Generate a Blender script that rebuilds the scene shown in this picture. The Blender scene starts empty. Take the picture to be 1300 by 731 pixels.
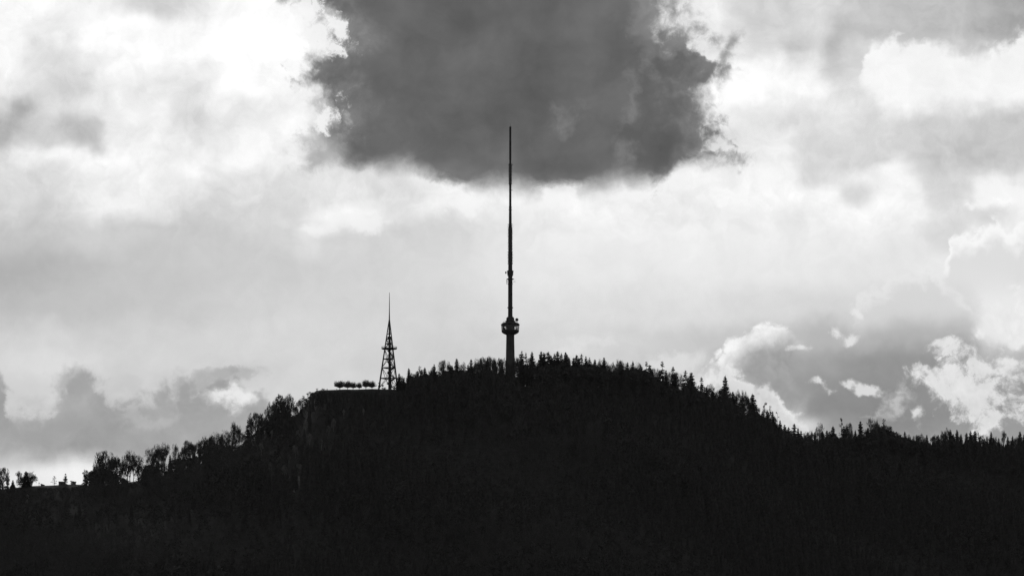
# A wooded hill with a tall broadcast tower and a lattice lookout tower, against the light, black and white.
# Units are metres.  The camera stands in the valley 3.5 km from the crest and looks up with a long lens.
import bpy, math, random
import numpy as np
from mathutils import Vector

random.seed(11)
rng = np.random.default_rng(11)
scene = bpy.context.scene
COL = scene.collection
R = math.radians

# ------------------------------------------------------------------ camera
F = 6000.0                      # focal length in photo pixels (photo is 1300 x 731)
PITCH = R(8.6)
CAM = Vector((0.0, 0.0, 2.0))
D0 = 3500.0                     # distance of the crest

cam_data = bpy.data.cameras.new("camera")
cam_data.sensor_width = 36.0
cam_data.lens = 36.0 * F / 1300.0
cam_data.clip_start = 1.0
cam_data.clip_end = 60000.0
cam = bpy.data.objects.new("camera", cam_data)
COL.objects.link(cam)
cam.location = CAM
cam.rotation_euler = (math.pi / 2 + PITCH, 0, 0)
scene.camera = cam

CP, SP = math.cos(PITCH), math.sin(PITCH)
def at(px, py, Y):
    """world point seen at photo pixel (px, py) at the distance Y"""
    dx = (px - 650.0) / F
    dz = (365.5 - py) / F
    y = CP - SP * dz
    z = SP + CP * dz
    s = Y / y
    return CAM.x + dx * s, Y, CAM.z + z * s

# ------------------------------------------------------------------ colour management
vs = scene.view_settings
scene.display_settings.display_device = 'sRGB'
vs.view_transform = 'Standard'
vs.look = 'None'
vs.exposure = 0.0
vs.gamma = 1.0
vs.use_curve_mapping = False
scene.render.engine = 'CYCLES'
scene.cycles.use_denoising = True
scene.cycles.denoiser = 'OPENIMAGEDENOISE'
scene.cycles.denoising_input_passes = 'RGB_ALBEDO_NORMAL'
scene.cycles.denoising_prefilter = 'NONE'
scene.cycles.use_adaptive_sampling = False
scene.cycles.max_bounces = 4
scene.cycles.transparent_max_bounces = 16
# ------------------------------------------------------------------ sky
SUN_EL, SUN_AZ = R(21), R(-9)          # the sun stands behind the clouds, ahead and a little to the left

world = bpy.data.worlds.new("World")
scene.world = world
world.use_nodes = True
world.cycles.sampling_method = 'MANUAL'
world.cycles.sample_map_resolution = 256
NT = world.node_tree
NT.nodes.clear()
class G:
    """small helper that wires shader nodes from expressions"""
    def __init__(self, nt): self.nt = nt
    def n(self, t, **kw):
        nd = self.nt.nodes.new(t)
        for k, v in kw.items(): setattr(nd, k, v)
        return nd
    def put(self, sock, v):
        if isinstance(v, bpy.types.NodeSocket): self.nt.links.new(v, sock)
        else: sock.default_value = v
    def m(self, op, a, b=0.0, c=None, clamp=False):
        nd = self.n('ShaderNodeMath', operation=op, use_clamp=clamp)
        self.put(nd.inputs[0], a); self.put(nd.inputs[1], b)
        if c is not None: self.put(nd.inputs[2], c)
        return nd.outputs[0]
    def v(self, op, a, b=None, scale=None):
        nd = self.n('ShaderNodeVectorMath', operation=op)
        self.put(nd.inputs[0], a)
        if b is not None: self.put(nd.inputs[1], b)
        if scale is not None: self.put(nd.inputs['Scale'], scale)
        return nd.outputs['Value'] if op in ('LENGTH', 'DOT_PRODUCT', 'DISTANCE') else nd.outputs[0]
    def step(self, x, a, b, lo=0.0, hi=1.0, kind='SMOOTHSTEP'):
        nd = self.n('ShaderNodeMapRange', interpolation_type=kind)
        self.put(nd.inputs['Value'], x)
        for k, v in (('From Min', a), ('From Max', b), ('To Min', lo), ('To Max', hi)): self.put(nd.inputs[k], v)
        return nd.outputs['Result']
    def mix(self, f, a, b):
        nd = self.n('ShaderNodeMix', data_type='FLOAT')
        self.put(nd.inputs[0], f); self.put(nd.inputs[2], a); self.put(nd.inputs[3], b)
        return nd.outputs[0]
    def noise(self, vec, scale, detail=4.0, rough=0.5, color=False, dist=0.0):
        nd = self.n('ShaderNodeTexNoise', noise_dimensions='3D')
        self.put(nd.inputs['Vector'], vec)
        nd.inputs['Scale'].default_value = scale
        nd.inputs['Detail'].default_value = detail
        nd.inputs['Roughness'].default_value = rough
        nd.inputs['Distortion'].default_value = dist
        return nd.outputs['Color'] if color else nd.outputs['Fac']
    def ramp(self, x, pts, x0, x1):
        nd = self.n('ShaderNodeFloatCurve')
        cu = nd.mapping.curves[0]
        p = [((a - x0) / (x1 - x0), b) for a, b in pts]
        cu.points[0].location = p[0]; cu.points[1].location = p[-1]
        for q in p[1:-1]: cu.points.new(*q)
        for q in cu.points: q.handle_type = 'AUTO_CLAMPED'
        nd.mapping.extend = 'HORIZONTAL'
        nd.mapping.update()
        self.put(nd.inputs['Value'], x)
        return nd.outputs[0]
g = G(NT)

geo = g.n('ShaderNodeTexCoord')
ROT = g.n('ShaderNodeVectorRotate', rotation_type='X_AXIS')
g.put(ROT.inputs['Vector'], geo.outputs['Generated'])
ROT.inputs['Angle'].default_value = -PITCH        # measure the clouds from an axis 8.6 degrees above the horizon
dirn = g.v('NORMALIZE', ROT.outputs[0])
sx = g.n('ShaderNodeSeparateXYZ'); g.put(sx.inputs[0], dirn)
az = g.m('ARCTAN2', sx.outputs[0], sx.outputs[1])
el = g.m('ARCSINE', sx.outputs[2])
# cloud coordinates: one unit is 1/6000 radian of azimuth or elevation
QX = g.m('MULTIPLY_ADD', az, F, 650.0)
QY = g.m('MULTIPLY_ADD', el, -F, 365.5)
cq = g.n('ShaderNodeCombineXYZ'); g.put(cq.inputs[0], QX); g.put(cq.inputs[1], QY)
Q = cq.outputs[0]

def warp(base, scale, amp, detail, rough=0.55, off=(0, 0, 0)):
    """push the coordinates about with fractal noise so that cloud edges break up"""
    c = g.noise(g.v('ADD', Q, off), 1.0 / scale, detail, rough, color=True)
    d = g.v('MULTIPLY', g.v('SUBTRACT', c, (0.5, 0.5, 0.5)), (amp, amp, 0.0))
    return g.v('ADD', base, d)

W_soft = warp(Q, 130.0, 75.0, 4.0, 0.55)                      # broad, smooth billows
W_mid = warp(Q, 70.0, 90.0, 7.0, 0.6, (311, 77, 5))           # ragged cumulus edges
W_hard = warp(warp(Q, 90.0, 70.0, 3.0, 0.5, (91, 470, 9)), 26.0, 34.0, 6.0, 0.62, (17, 9, 31))
W_lump = warp(Q, 27.0, 32.0, 6.0, 0.55, (7, 93, 21))          # small lumps on firm cumulus
# wear for the cloud edges, about -1 to 1
WEAR = g.m('MULTIPLY', g.m('SUBTRACT', g.noise(W_soft, 1 / 42.0, 9.0, 0.66), 0.5), 3.2)
WISP = g.m('MULTIPLY', g.m('SUBTRACT', g.noise(W_mid, 1 / 18.0, 7.0, 0.64), 0.5), 3.2)

def puffs(vec, size):
    """rounded cauliflower bulges, about -0.4 to 0.45"""
    nd = g.n('ShaderNodeTexVoronoi', voronoi_dimensions='2D', feature='F1')
    g.put(nd.inputs['Vector'], vec)
    nd.inputs['Scale'].default_value = 1.0 / size
    nd.inputs['Detail'].default_value = 1.5
    nd.inputs['Roughness'].default_value = 0.45
    return g.m('SUBTRACT', 0.45, nd.outputs['Distance'])

def blobs(vec, items):
    """distance inside a union of ellipses, in cloud units, negative outside"""
    out = None
    for it in items:
        x, y, rx, ry = it[:4]
        rot = it[4] if len(it) > 4 else 0.0
        c, n = math.cos(R(rot)), math.sin(R(rot))
        if rot == 0.0:
            nd = g.n('ShaderNodeVectorMath', operation='MULTIPLY_ADD')
            g.put(nd.inputs[0], vec)
            nd.inputs[1].default_value = (1 / rx, 1 / ry, 0)
            nd.inputs[2].default_value = (-x / rx, -y / ry, 0)
            ln = g.v('LENGTH', nd.outputs[0])
        else:
            u = g.m('SUBTRACT', g.v('DOT_PRODUCT', vec, (c / rx, n / rx, 0)), (c * x + n * y) / rx)
            w = g.m('SUBTRACT', g.v('DOT_PRODUCT', vec, (-n / ry, c / ry, 0)), (-n * x + c * y) / ry)
            ln = g.m('SQRT', g.m('MULTIPLY_ADD', u, u, g.m('MULTIPLY', w, w)))
        k = math.sqrt(rx * ry)
        ln = g.m('MULTIPLY_ADD', ln, k, -k)
        out = ln if out is None else g.m('SMOOTH_MIN', out, ln, 6.0)
    return g.m('MULTIPLY', out, -1.0)

def curve(x, pts, lo, hi):
    """a free curve through (position, value) points"""
    x0, x1 = pts[0][0], pts[-1][0]
    t = g.m('MULTIPLY_ADD', x, 1.0 / (x1 - x0), -x0 / (x1 - x0))
    r = g.ramp(t, [((a - x0) / (x1 - x0), (b - lo) / (hi - lo)) for a, b in pts], 0.0, 1.0)
    return g.m('MULTIPLY_ADD', r, hi - lo, lo)
def split(vec):
    nd = g.n('ShaderNodeSeparateXYZ'); g.put(nd.inputs[0], vec)
    return nd.outputs[0], nd.outputs[1]

# --- the overcast itself: brightness of the cloud layer, row by row of elevation
ROWS = [
 (5,   [(-60,.98),(20,1.0),(90,.96),(150,.90),(190,.82),(235,.84),(285,.97),(340,1.0),(420,.95),(860,.9),(900,.93),(945,.84),(1000,.83),(1050,.84),(1085,.77),(1130,.76),(1200,.73),(1290,.65),(1380,.62)]),
 (35,  [(-60,.97),(20,.97),(60,.93),(110,.97),(170,1.0),(230,.98),(340,1.0),(420,.97),(880,.93),(930,.9),(975,.82),(1035,.83),(1055,.80),(1075,.72),(1110,.76),(1200,.74),(1280,.66),(1380,.64)]),
 (62,  [(-60,.97),(15,.97),(50,.89),(85,.93),(130,1.0),(240,1.0),(360,1.0),(430,.95),(890,.9),(940,.88),(985,.85),(1010,.77),(1040,.81),(1065,.72),(1090,.80),(1150,.80),(1290,.75),(1380,.74)]),
 (85,  [(-60,.94),(10,.97),(45,.87),(75,.86),(110,.92),(160,.97),(215,.93),(240,.93),(290,1.0),(370,1.0),(430,.93),(890,.95),(940,.97),(985,.94),(1030,.92),(1060,.80),(1085,.82),(1150,.86),(1380,.86)]),
 (108, [(-60,.9),(8,.93),(30,.87),(70,.84),(115,.84),(150,.93),(220,.89),(270,.94),(310,.99),(370,.97),(430,.9),(890,.96),(960,.98),(1040,.96),(1075,.87),(1100,.86),(1380,.86)]),
 (132, [(-60,.8),(5,.82),(25,.68),(50,.77),(80,.88),(130,.92),(200,.93),(225,.88),(275,.94),(310,.89),(360,.95),(430,.85),(890,.95),(940,.96),(990,.93),(1050,.90),(1110,.87),(1200,.86),(1300,.82),(1380,.82)]),
 (158, [(-60,.72),(8,.68),(40,.78),(70,.82),(92,.74),(120,.80),(140,.92),(200,.92),(245,.85),(280,.90),(320,.92),(365,.97),(420,.84),(880,.92),(930,.90),(1000,.86),(1070,.85),(1150,.82),(1220,.79),(1290,.76),(1380,.75)]),
 (180, [(-60,.74),(8,.70),(35,.80),(70,.82),(95,.73),(120,.77),(140,.93),(200,.93),(270,.90),(320,.94),(370,.97),(420,.82),(880,.84),(930,.87),(975,.92),(1010,.85),(1070,.86),(1150,.82),(1220,.78),(1290,.76),(1380,.76)]),
 (203, [(-60,.86),(10,.86),(40,.94),(110,.96),(190,.95),(250,.94),(330,.95),(385,.92),(410,.85),(450,.86),(840,.85),(880,.86),(930,.91),(985,.95),(1010,.86),(1070,.85),(1150,.82),(1220,.78),(1290,.77),(1380,.77)]),
 (225, [(-60,.84),(20,.85),(70,.87),(110,.92),(170,.95),(230,.96),(290,.90),(350,.89),(420,.88),(500,.88),(560,.93),(640,.86),(780,.82),(850,.97),(930,.96),(1000,.98),(1035,.87),(1070,.91),(1120,.96),(1155,.94),(1190,.82),(1230,.82),(1250,.95),(1300,.90),(1380,.88)]),
 (247, [(-60,.83),(20,.83),(80,.86),(130,.92),(190,.93),(240,.92),(290,.86),(360,.86),(450,.88),(520,.88),(580,.95),(640,.96),(700,.93),(760,.92),(800,.95),(870,.96),(950,.96),(1020,.99),(1060,.97),(1088,.85),(1120,.95),(1160,.95),(1185,.84),(1225,.88),(1260,.95),(1300,.93),(1380,.9)]),
 (268, [(-60,.80),(30,.81),(100,.86),(165,.93),(220,.88),(290,.82),(370,.84),(395,.90),(440,.96),(480,.93),(505,.88),(545,.94),(620,.95),(660,.92),(700,.96),(760,.93),(860,.93),(1000,.92),(1060,.96),(1110,.98),(1160,.96),(1190,.86),(1250,.84),(1300,.93),(1380,.92)]),
 (300, [(-60,.75),(30,.76),(120,.80),(200,.80),(300,.79),(370,.82),(390,.87),(420,.83),(500,.83),(560,.83),(620,.89),(700,.92),(760,.91),(850,.93),(950,.92),(1050,.91),(1110,.92),(1145,.92),(1165,.87),(1200,.84),(1230,.90),(1270,.95),(1300,.9),(1380,.88)]),
 (345, [(-60,.66),(10,.68),(100,.73),(200,.77),(300,.79),(400,.80),(500,.83),(600,.86),(700,.90),(800,.90),(900,.91),(1000,.90),(1080,.89),(1180,.90),(1240,.91),(1290,.85),(1380,.84)]),
 (395, [(-60,.71),(10,.73),(100,.75),(200,.77),(300,.80),(400,.82),(500,.82),(600,.83),(700,.86),(800,.86),(900,.85),(970,.84),(1050,.82),(1120,.81),(1180,.82),(1215,.83),(1250,.92),(1300,.94),(1380,.92)]),
 (425, [(-60,.78),(10,.80),(60,.83),(120,.80),(200,.80),(300,.82),(400,.84),(500,.82),(600,.81),(700,.83),(800,.82),(870,.78),(920,.77),(980,.75),(1050,.71),(1110,.70),(1165,.68),(1215,.72),(1245,.90),(1300,.92),(1380,.9)]),
 (455, [(-60,.80),(15,.84),(60,.86),(110,.84),(170,.82),(250,.82),(330,.83),(420,.83),(500,.80),(600,.80),(690,.82),(770,.81),(820,.78),(880,.77),(920,.68),(980,.65),(1050,.62),(1120,.58),(1180,.58),(1220,.60),(1250,.68),(1300,.70),(1380,.7)]),
 (485, [(-60,.78),(20,.80),(60,.82),(130,.80),(200,.80),(300,.80),(400,.82),(600,.80),(800,.79),(860,.84),(920,.80),(960,.64),(1000,.60),(1060,.56),(1150,.555),(1200,.57),(1380,.60)]),
 (515, [(-60,.76),(20,.80),(60,.80),(150,.78),(300,.82),(400,.82),(900,.85),(960,.80),(1000,.60),(1050,.545),(1120,.54),(1180,.54),(1300,.57),(1380,.6)]),
 (545, [(-60,.73),(15,.70),(60,.66),(110,.64),(150,.65),(250,.65),(350,.72),(950,.85),(1020,.80),(1050,.62),(1085,.58),(1140,.56),(1200,.58),(1300,.60),(1380,.6)]),
 (580, [(-60,.78),(15,.80),(50,.76),(85,.88),(115,.92),(145,.75),(200,.66),(300,.7),(1000,.7),(1100,.62),(1380,.60)]),
 (605, [(-60,.90),(15,.90),(60,.93),(110,.95),(160,.85),(300,.75),(1380,.65)]),
]
XA, XB = -150.0, 1450.0
ws = g.n('ShaderNodeSeparateXYZ'); g.put(ws.inputs[0], warp(W_soft, 40.0, 18.0, 5.0, 0.6, (5, 55, 2)))
wx = g.m('MULTIPLY_ADD', ws.outputs[0], 1.0 / (XB - XA), -XA / (XB - XA))
wy = ws.outputs[1]
L = None
for i, (y, pts) in enumerate(ROWS):
    r = g.ramp(wx, pts, XA, XB)
    L = r if L is None else g.mix(g.step(wy, ROWS[i - 1][0], y), L, r)
# fine structure of the layer: strongest in the brighter upper half, faint in the smooth low stratus
fib = g.noise(W_mid, 1 / 34.0, 7.0, 0.6)
fib2 = g.noise(W_soft, 1 / 90.0, 5.0, 0.55)
tex = g.m('ADD', g.m('MULTIPLY', g.m('SUBTRACT', fib, 0.5), 0.19), g.m('MULTIPLY', g.m('SUBTRACT', fib2, 0.5), 0.16))
tex = g.m('MULTIPLY', tex, g.step(QY, 250.0, 340.0, 1.0, 0.35))
L = g.m('ADD', L, tex)

def over(mask, val):
    global L
    L = g.mix(mask, L, val)

def worn(d, big, small=0.0):
    d = g.m('MULTIPLY_ADD', WEAR, big * 2.3, d)
    return g.m('MULTIPLY_ADD', WISP, small * 2.0, d) if small else d
PUFF = puffs(W_mid, 22.0)
def puffy(d, k): return g.m('MULTIPLY_ADD', PUFF, k, d)
def mul(*a):
    r = a[0]
    for b in a[1:]: r = g.m('MULTIPLY', r, b)
    return r

HX, HY = split(W_hard)
LX, LY = split(W_lump)
SOFT = g.step(g.noise(Q, 1 / 75.0, 3.0), 0.40, 0.62)          # where the edges are firm (0) and where they are blurred (1)
def below(x, y, pts):
    """distance below a cloud's upper outline"""
    ys = [p[1] for p in pts]
    return g.m('SUBTRACT', y, curve(x, pts, min(ys) - 1, max(ys) + 1))

# --- lower left: two banks of grey cumulus
d = worn(below(HX, HY, [(-60, 430), (-10, 440), (4, 455), (10, 485), (18, 512), (34, 524), (48, 512), (62, 504), (72, 490), (84, 470), (100, 461), (113, 465), (122, 478), (132, 490), (146, 499),
   (168, 500), (195, 491), (230, 475), (250, 475), (272, 464), (290, 462), (304, 469), (314, 488), (330, 501), (348, 508), (365, 528), (385, 560)]), 11.0, 3.0)
d = puffy(d, 26.0)
shade = g.m('MULTIPLY_ADD', g.m('SUBTRACT', fib2, 0.5), 0.22, 0.70)
shade = g.m('SUBTRACT', shade, g.step(d, 0.0, 30.0, 0.0, 0.065))
shade = g.m('MULTIPLY_ADD', WEAR, 0.030, shade)
over(mul(g.step(d, -13.0, g.m('MULTIPLY_ADD', SOFT, 34.0, 18.0)), g.step(g.m('MULTIPLY_ADD', WEAR, 8.0, QY), 600.0, 560.0)), shade)
d = worn(blobs(W_mid, [(304, 515, 14, 14), (290, 507, 18, 8)]), 3.0, 2.0)
over(mul(g.step(d, -9.0, 12.0), 0.92), 0.93)
d = worn(blobs(W_mid, [(285, 482, 52, 13), (250, 490, 40, 14), (95, 480, 26, 18), (60, 535, 50, 20)]), 5.0, 3.0)
over(mul(g.step(d, -8.0, 16.0), g.step(g.v('DISTANCE', Q, (300, 516, 0)), 14.0, 26.0), 0.6), 0.615)
d = worn(blobs(W_mid, [(160, 486, 26, 12), (45, 505, 22, 10), (190, 540, 40, 10)]), 5.0, 3.0)
over(mul(g.step(d, -8.0, 18.0), 0.5), 0.75)

# --- top right: the long white bank with a firm upper edge
d = worn(below(LX, LY, [(1060, 120), (1088, 98), (1094, 76), (1104, 57), (1116, 48), (1132, 43), (1152, 45), (1182, 51), (1212, 57), (1240, 61), (1262, 56), (1280, 49), (1290, 38), (1302, 30), (1340, 20), (1420, 10)]), 3.0, 1.5)
d = puffy(d, 16.0)
d2 = curve(HX, [(1060, 90), (1095, 108), (1120, 130), (1148, 138), (1172, 132), (1200, 130), (1250, 135), (1310, 135), (1420, 138)], 80, 150)
d2 = g.m('SUBTRACT', d2, HY)
over(mul(g.step(d, -6.0, g.m('MULTIPLY_ADD', SOFT, 16.0, 9.0)), g.step(g.m('MULTIPLY_ADD', WEAR, 6.0, d2), -12.0, 20.0), 0.97), g.m('MULTIPLY_ADD', tex, 0.55, 0.955))
# --- middle: bright heaps under the dark cloud
d = worn(blobs(W_mid, [(445, 276, 50, 15), (405, 286, 22, 11)]), 5.0, 2.0)
over(mul(g.step(d, -4.0, 14.0), 0.75), 0.95)
d = worn(blobs(W_mid, [(850, 216, 34, 24), (800, 242, 40, 20), (700, 262, 30, 16), (590, 262, 50, 14)]), 7.0, 2.0)
over(mul(g.step(d, -3.0, 15.0), 0.8), 0.955)

# --- right: heaped cumulus with lit rims, grey inside
d = puffy(worn(blobs(W_hard, [(1262, 250, 34, 18), (1300, 255, 26, 24), (1230, 262, 18, 10)]), 3.0, 1.5), 16.0)
over(mul(g.step(d, -3.0, 12.0), 0.8), 0.955)
d = worn(below(LX, LY, [(1070, 435), (1078, 412), (1084, 388), (1095, 367), (1110, 362), (1126, 358), (1140, 348), (1156, 341), (1175, 340), (1192, 347), (1206, 359), (1222, 374), (1234, 392), (1250, 430)]), 2.5, 1.0)
d = puffy(d, 14.0)
over(mul(g.step(d, -6.0, 14.0), g.step(QY, 430.0, 375.0), g.step(QX, 1070.0, 1084.0), 0.8), g.mix(g.step(d, 2.0, 26.0), 0.92, 0.835))
d = worn(below(LX, LY, [(1180, 360), (1196, 332), (1204, 312), (1208, 299), (1214, 293), (1226, 292), (1236, 290), (1244, 283), (1256, 279), (1268, 277), (1275, 285), (1281, 288), (1289, 282), (1300, 277), (1340, 268), (1400, 262)]), 2.0, 1.0)
d = puffy(d, 14.0)
over(mul(g.step(d, -4.0, 9.0), g.step(QY, 405.0, 330.0), g.step(QX, 1190.0, 1206.0), 0.95), g.mix(g.step(d, 2.0, 40.0), 0.975, 0.86))
d = worn(blobs(W_hard, [(1285, 402, 40, 34), (1255, 415, 22, 20), (1310, 385, 34, 36)]), 5.0, 2.0)
over(mul(g.step(puffy(d, 22.0), -8.0, 16.0), 0.9), g.m('MULTIPLY_ADD', PUFF, 0.05, g.m('MULTIPLY_ADD', WEAR, 0.02, 0.915)))

# --- lower right: the big rounded cumulus, lit along its back, and the white bank along the slope
d = worn(blobs(W_soft, [(968, 480, 78, 70), (928, 446, 30, 28), (970, 428, 34, 19), (1012, 441, 12, 7), (992, 434, 18, 14)]), 2.0, 1.0)
d = puffy(d, 14.0)
di = g.m('MULTIPLY_ADD', WEAR, 9.0, blobs(W_lump, [(992, 476, 62, 50), (958, 472, 36, 26)]))
dv = g.m('MULTIPLY_ADD', g.m('MULTIPLY_ADD', PUFF, 2.0, WEAR), 0.028, g.mix(g.step(g.m('MULTIPLY_ADD', WISP, 4.0, di), -18.0, 26.0), 0.955, 0.635))
over(mul(g.step(d, -4.0, 8.0), g.step(g.m('MULTIPLY_ADD', WEAR, 9.0, QX), 1035.0, 990.0)), dv)
d = worn(below(LX, LY, [(840, 500), (872, 478), (905, 468), (920, 462), (932, 466), (945, 474), (957, 481), (966, 481), (976, 485), (986, 492), (995, 502), (1002, 511), (1010, 517), (1019, 523), (1027, 530), (1034, 541), (1042, 560), (1060, 600)]), 3.5, 1.5)
d = puffy(d, 20.0)
over(mul(g.step(d, -5.0, g.m('MULTIPLY_ADD', SOFT, 12.0, 7.0)), g.step(QX, 868.0, 890.0)), g.m('ADD', g.m('MULTIPLY_ADD', PUFF, 0.075, g.m('MULTIPLY_ADD', WEAR, 0.06, 0.82)), g.step(d, 22.0, 3.0, 0.0, 0.10)))
# --- scattered white scraps and the torn bright patch at the far right
d = blobs(W_mid, [(1242, 464, 32, 20), (1238, 494, 44, 36), (1256, 522, 34, 24), (1290, 515, 32, 20), (1182, 480, 22, 14), (1202, 492, 24, 20), (1276, 460, 26, 16), (1210, 455, 20, 12)])
torn = worn(d, 12.0, 9.0)
over(mul(g.step(torn, -9.0, 17.0), 0.95), g.m('MULTIPLY_ADD', WEAR, 0.055, g.m('MULTIPLY_ADD', WISP, 0.04, 0.875)))
d = worn(blobs(W_lump, [(1013, 441, 13, 6), (1198, 434, 19, 7, -18), (1178, 444, 4, 4), (1098, 495, 18, 9, 15), (1076, 487, 11, 4, 25), (1037, 485, 10, 5, 20), (1052, 494, 7, 5, 30), (1085, 398, 8, 12, -30), (1074, 433, 11, 8), (1062, 423, 7, 5), (1163, 522, 5, 9, 25)]), 2.6, 2.4)
over(mul(g.step(d, -2.5, 6.5), 0.85), 0.90)

d = worn(blobs(W_mid, [(1128, 518, 18, 9, -30), (1110, 529, 20, 8), (1140, 505, 10, 8)]), 6.0, 4.0)
over(mul(g.step(d, -6.0, 16.0), 0.75), 0.80)
d = worn(blobs(W_mid, [(748, 432, 30, 12), (740, 440, 30, 10), (850, 458, 40, 16), (880, 462, 24, 14), (720, 440, 20, 10)]), 6.0, 4.0)
over(mul(g.step(d, -6.0, 18.0), 0.6), 0.89)

# --- the dark storm cloud over the towers: crisp at its sides, blurred along its flat base
left = curve(HY, [(-80, 340), (-20, 375), (0, 392), (14, 412), (26, 425), (40, 432), (56, 434), (64, 428), (72, 414), (86, 400), (98, 393), (108, 402), (116, 414), (127, 425), (141, 431), (154, 425), (164, 412), (173, 406), (184, 399), (198, 396), (212, 402), (225, 420), (260, 440)], 330, 450)
right = curve(HY, [(-80, 830), (-20, 842), (0, 846), (30, 850), (50, 857), (62, 866), (68, 884), (73, 906), (80, 917), (90, 914), (104, 904), (115, 890), (126, 881), (140, 882), (156, 888), (170, 895), (182, 900), (192, 908), (199, 918), (207, 914), (225, 880), (260, 860)], 820, 930)
base = curve(wx, [(0.0, 212), (0.33, 214), (0.365, 208), (0.407, 211), (0.438, 225), (0.48, 240), (0.545, 238), (0.59, 231), (0.613, 232), (0.632, 206), (0.665, 205), (1.0, 205)], 195, 245)
sd_ = g.m('MINIMUM', g.m('SUBTRACT', g.m('ADD', HX, 9.0), left), g.m('SUBTRACT', g.m('ADD', right, 9.0), HX))
sd_ = puffy(worn(sd_, 12.0, 7.0), -24.0)
bd = g.m('MULTIPLY_ADD', WEAR, 11.0, g.m('SUBTRACT', base, g.m('ADD', g.m('MULTIPLY', wy, 0.5), g.m('MULTIPLY', QY, 0.5))))
tongue = g.step(g.v('LENGTH', g.v('MULTIPLY', g.v('SUBTRACT', W_mid, (402, 192, 0)), (1.0, 0.8, 0.0))), 12.0, 44.0, 0.42, 1.0)
dm = mul(tongue, g.step(sd_, g.m('MULTIPLY_ADD', SOFT, -10.0, -15.0), g.m('MULTIPLY_ADD', SOFT, 26.0, 17.0)), g.step(bd, g.m('MULTIPLY_ADD', SOFT, -18.0, -8.0), g.m('MULTIPLY_ADD', SOFT, 14.0, 9.0)))
grey = g.m('MULTIPLY_ADD', g.m('SUBTRACT', fib2, 0.5), 0.22, 0.39)
grey = g.m('MULTIPLY_ADD', WEAR, 0.013, grey)
grey = g.m('ADD', grey, g.step(g.v('DISTANCE', W_soft, (865, 160, 0)), 30.0, 90.0, -0.035, 0.0))
grey = g.m('ADD', grey, g.step(sd_, 80.0, -6.0, 0.0, 0.13))
grey = g.m('ADD', grey, g.step(bd, 30.0, -8.0, 0.0, 0.10))
over(dm, grey)
# bright scraps torn over its edges, thin grey wisps
d = worn(blobs(W_hard, [(416, 42, 17, 24), (421, 148, 13, 17), (402, 16, 22, 20), (408, 118, 14, 6), (430, 60, 8, 5)]), 11.0, 10.0)
over(mul(g.step(d, -5.0, 11.0), 0.92), 0.96)
d = worn(blobs(W_mid, [(818, 22, 26, 50), (826, 88, 10, 24), (797, 188, 12, 26), (870, 55, 16, 12), (720, 150, 26, 14), (800, 130, 10, 40)]), 8.0, 3.0)
over(mul(g.step(d, -6.0, 20.0), 0.42), 0.58)
d = worn(blobs(W_hard, [(906, 74, 20, 7), (920, 64, 13, 14, 30), (926, 48, 9, 14, 10), (905, 45, 12, 8), (928, 203, 14, 6), (832, 234, 5, 12), (880, 34, 8, 5)]), 5.0, 4.0)
over(mul(g.step(d, -9.0, 14.0), 0.68), 0.48)

# --- to linear light, then the unseen sky, dimmed to keep the hill dark
lin = g.m('POWER', g.m('MAXIMUM', L, 0.02), 2.2)
lin = g.m('SUBTRACT', g.m('MULTIPLY', lin, 1.055), 0.010)
lin = g.m('MAXIMUM', lin, 0.01)
rest = g.m('MULTIPLY_ADD', g.noise(geo.outputs['Generated'], 3.0, 6.0, 0.55), 0.28, 0.04)
outside = g.m('MAXIMUM', g.m('MAXIMUM', g.step(g.m('ABSOLUTE', az), 0.14, 0.7), g.step(el, 0.09, 0.55)), g.step(el, -0.10, -0.25))
lin = g.mix(outside, lin, rest)

skytex = g.n('ShaderNodeTexSky', sky_type='NISHITA')
skytex.sun_disc = False
skytex.sun_elevation = SUN_EL
skytex.sun_rotation = SUN_AZ
skytex.altitude = 450
bw = g.n('ShaderNodeRGBToBW'); g.put(bw.inputs[0], skytex.outputs[0])
STR = 0.1
clear = g.m('MINIMUM', bw.outputs[0], 6.0)
# thick cloud nearly everywhere; a little of the clear sky's light gets through
total = g.mix(0.99, clear, g.m('MULTIPLY', lin, 1.0 / STR))
bg = g.n('ShaderNodeBackground'); g.put(bg.inputs['Color'], total); bg.inputs['Strength'].default_value = STR
out = g.n('ShaderNodeOutputWorld'); NT.links.new(bg.outputs[0], out.inputs['Surface'])

sun = bpy.data.lights.new("sun", 'SUN')
sun.energy = 0.6
sun.angle = R(12)
sun.color = (1.0, 0.99, 0.98)
so = bpy.data.objects.new("sun", sun)
COL.objects.link(so)
sd = Vector((math.sin(SUN_AZ) * math.cos(SUN_EL), math.cos(SUN_AZ) * math.cos(SUN_EL), math.sin(SUN_EL)))
so.rotation_euler = (-sd).to_track_quat('-Z', 'Y').to_euler()
so.location = (0, 3000, 1500)
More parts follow.
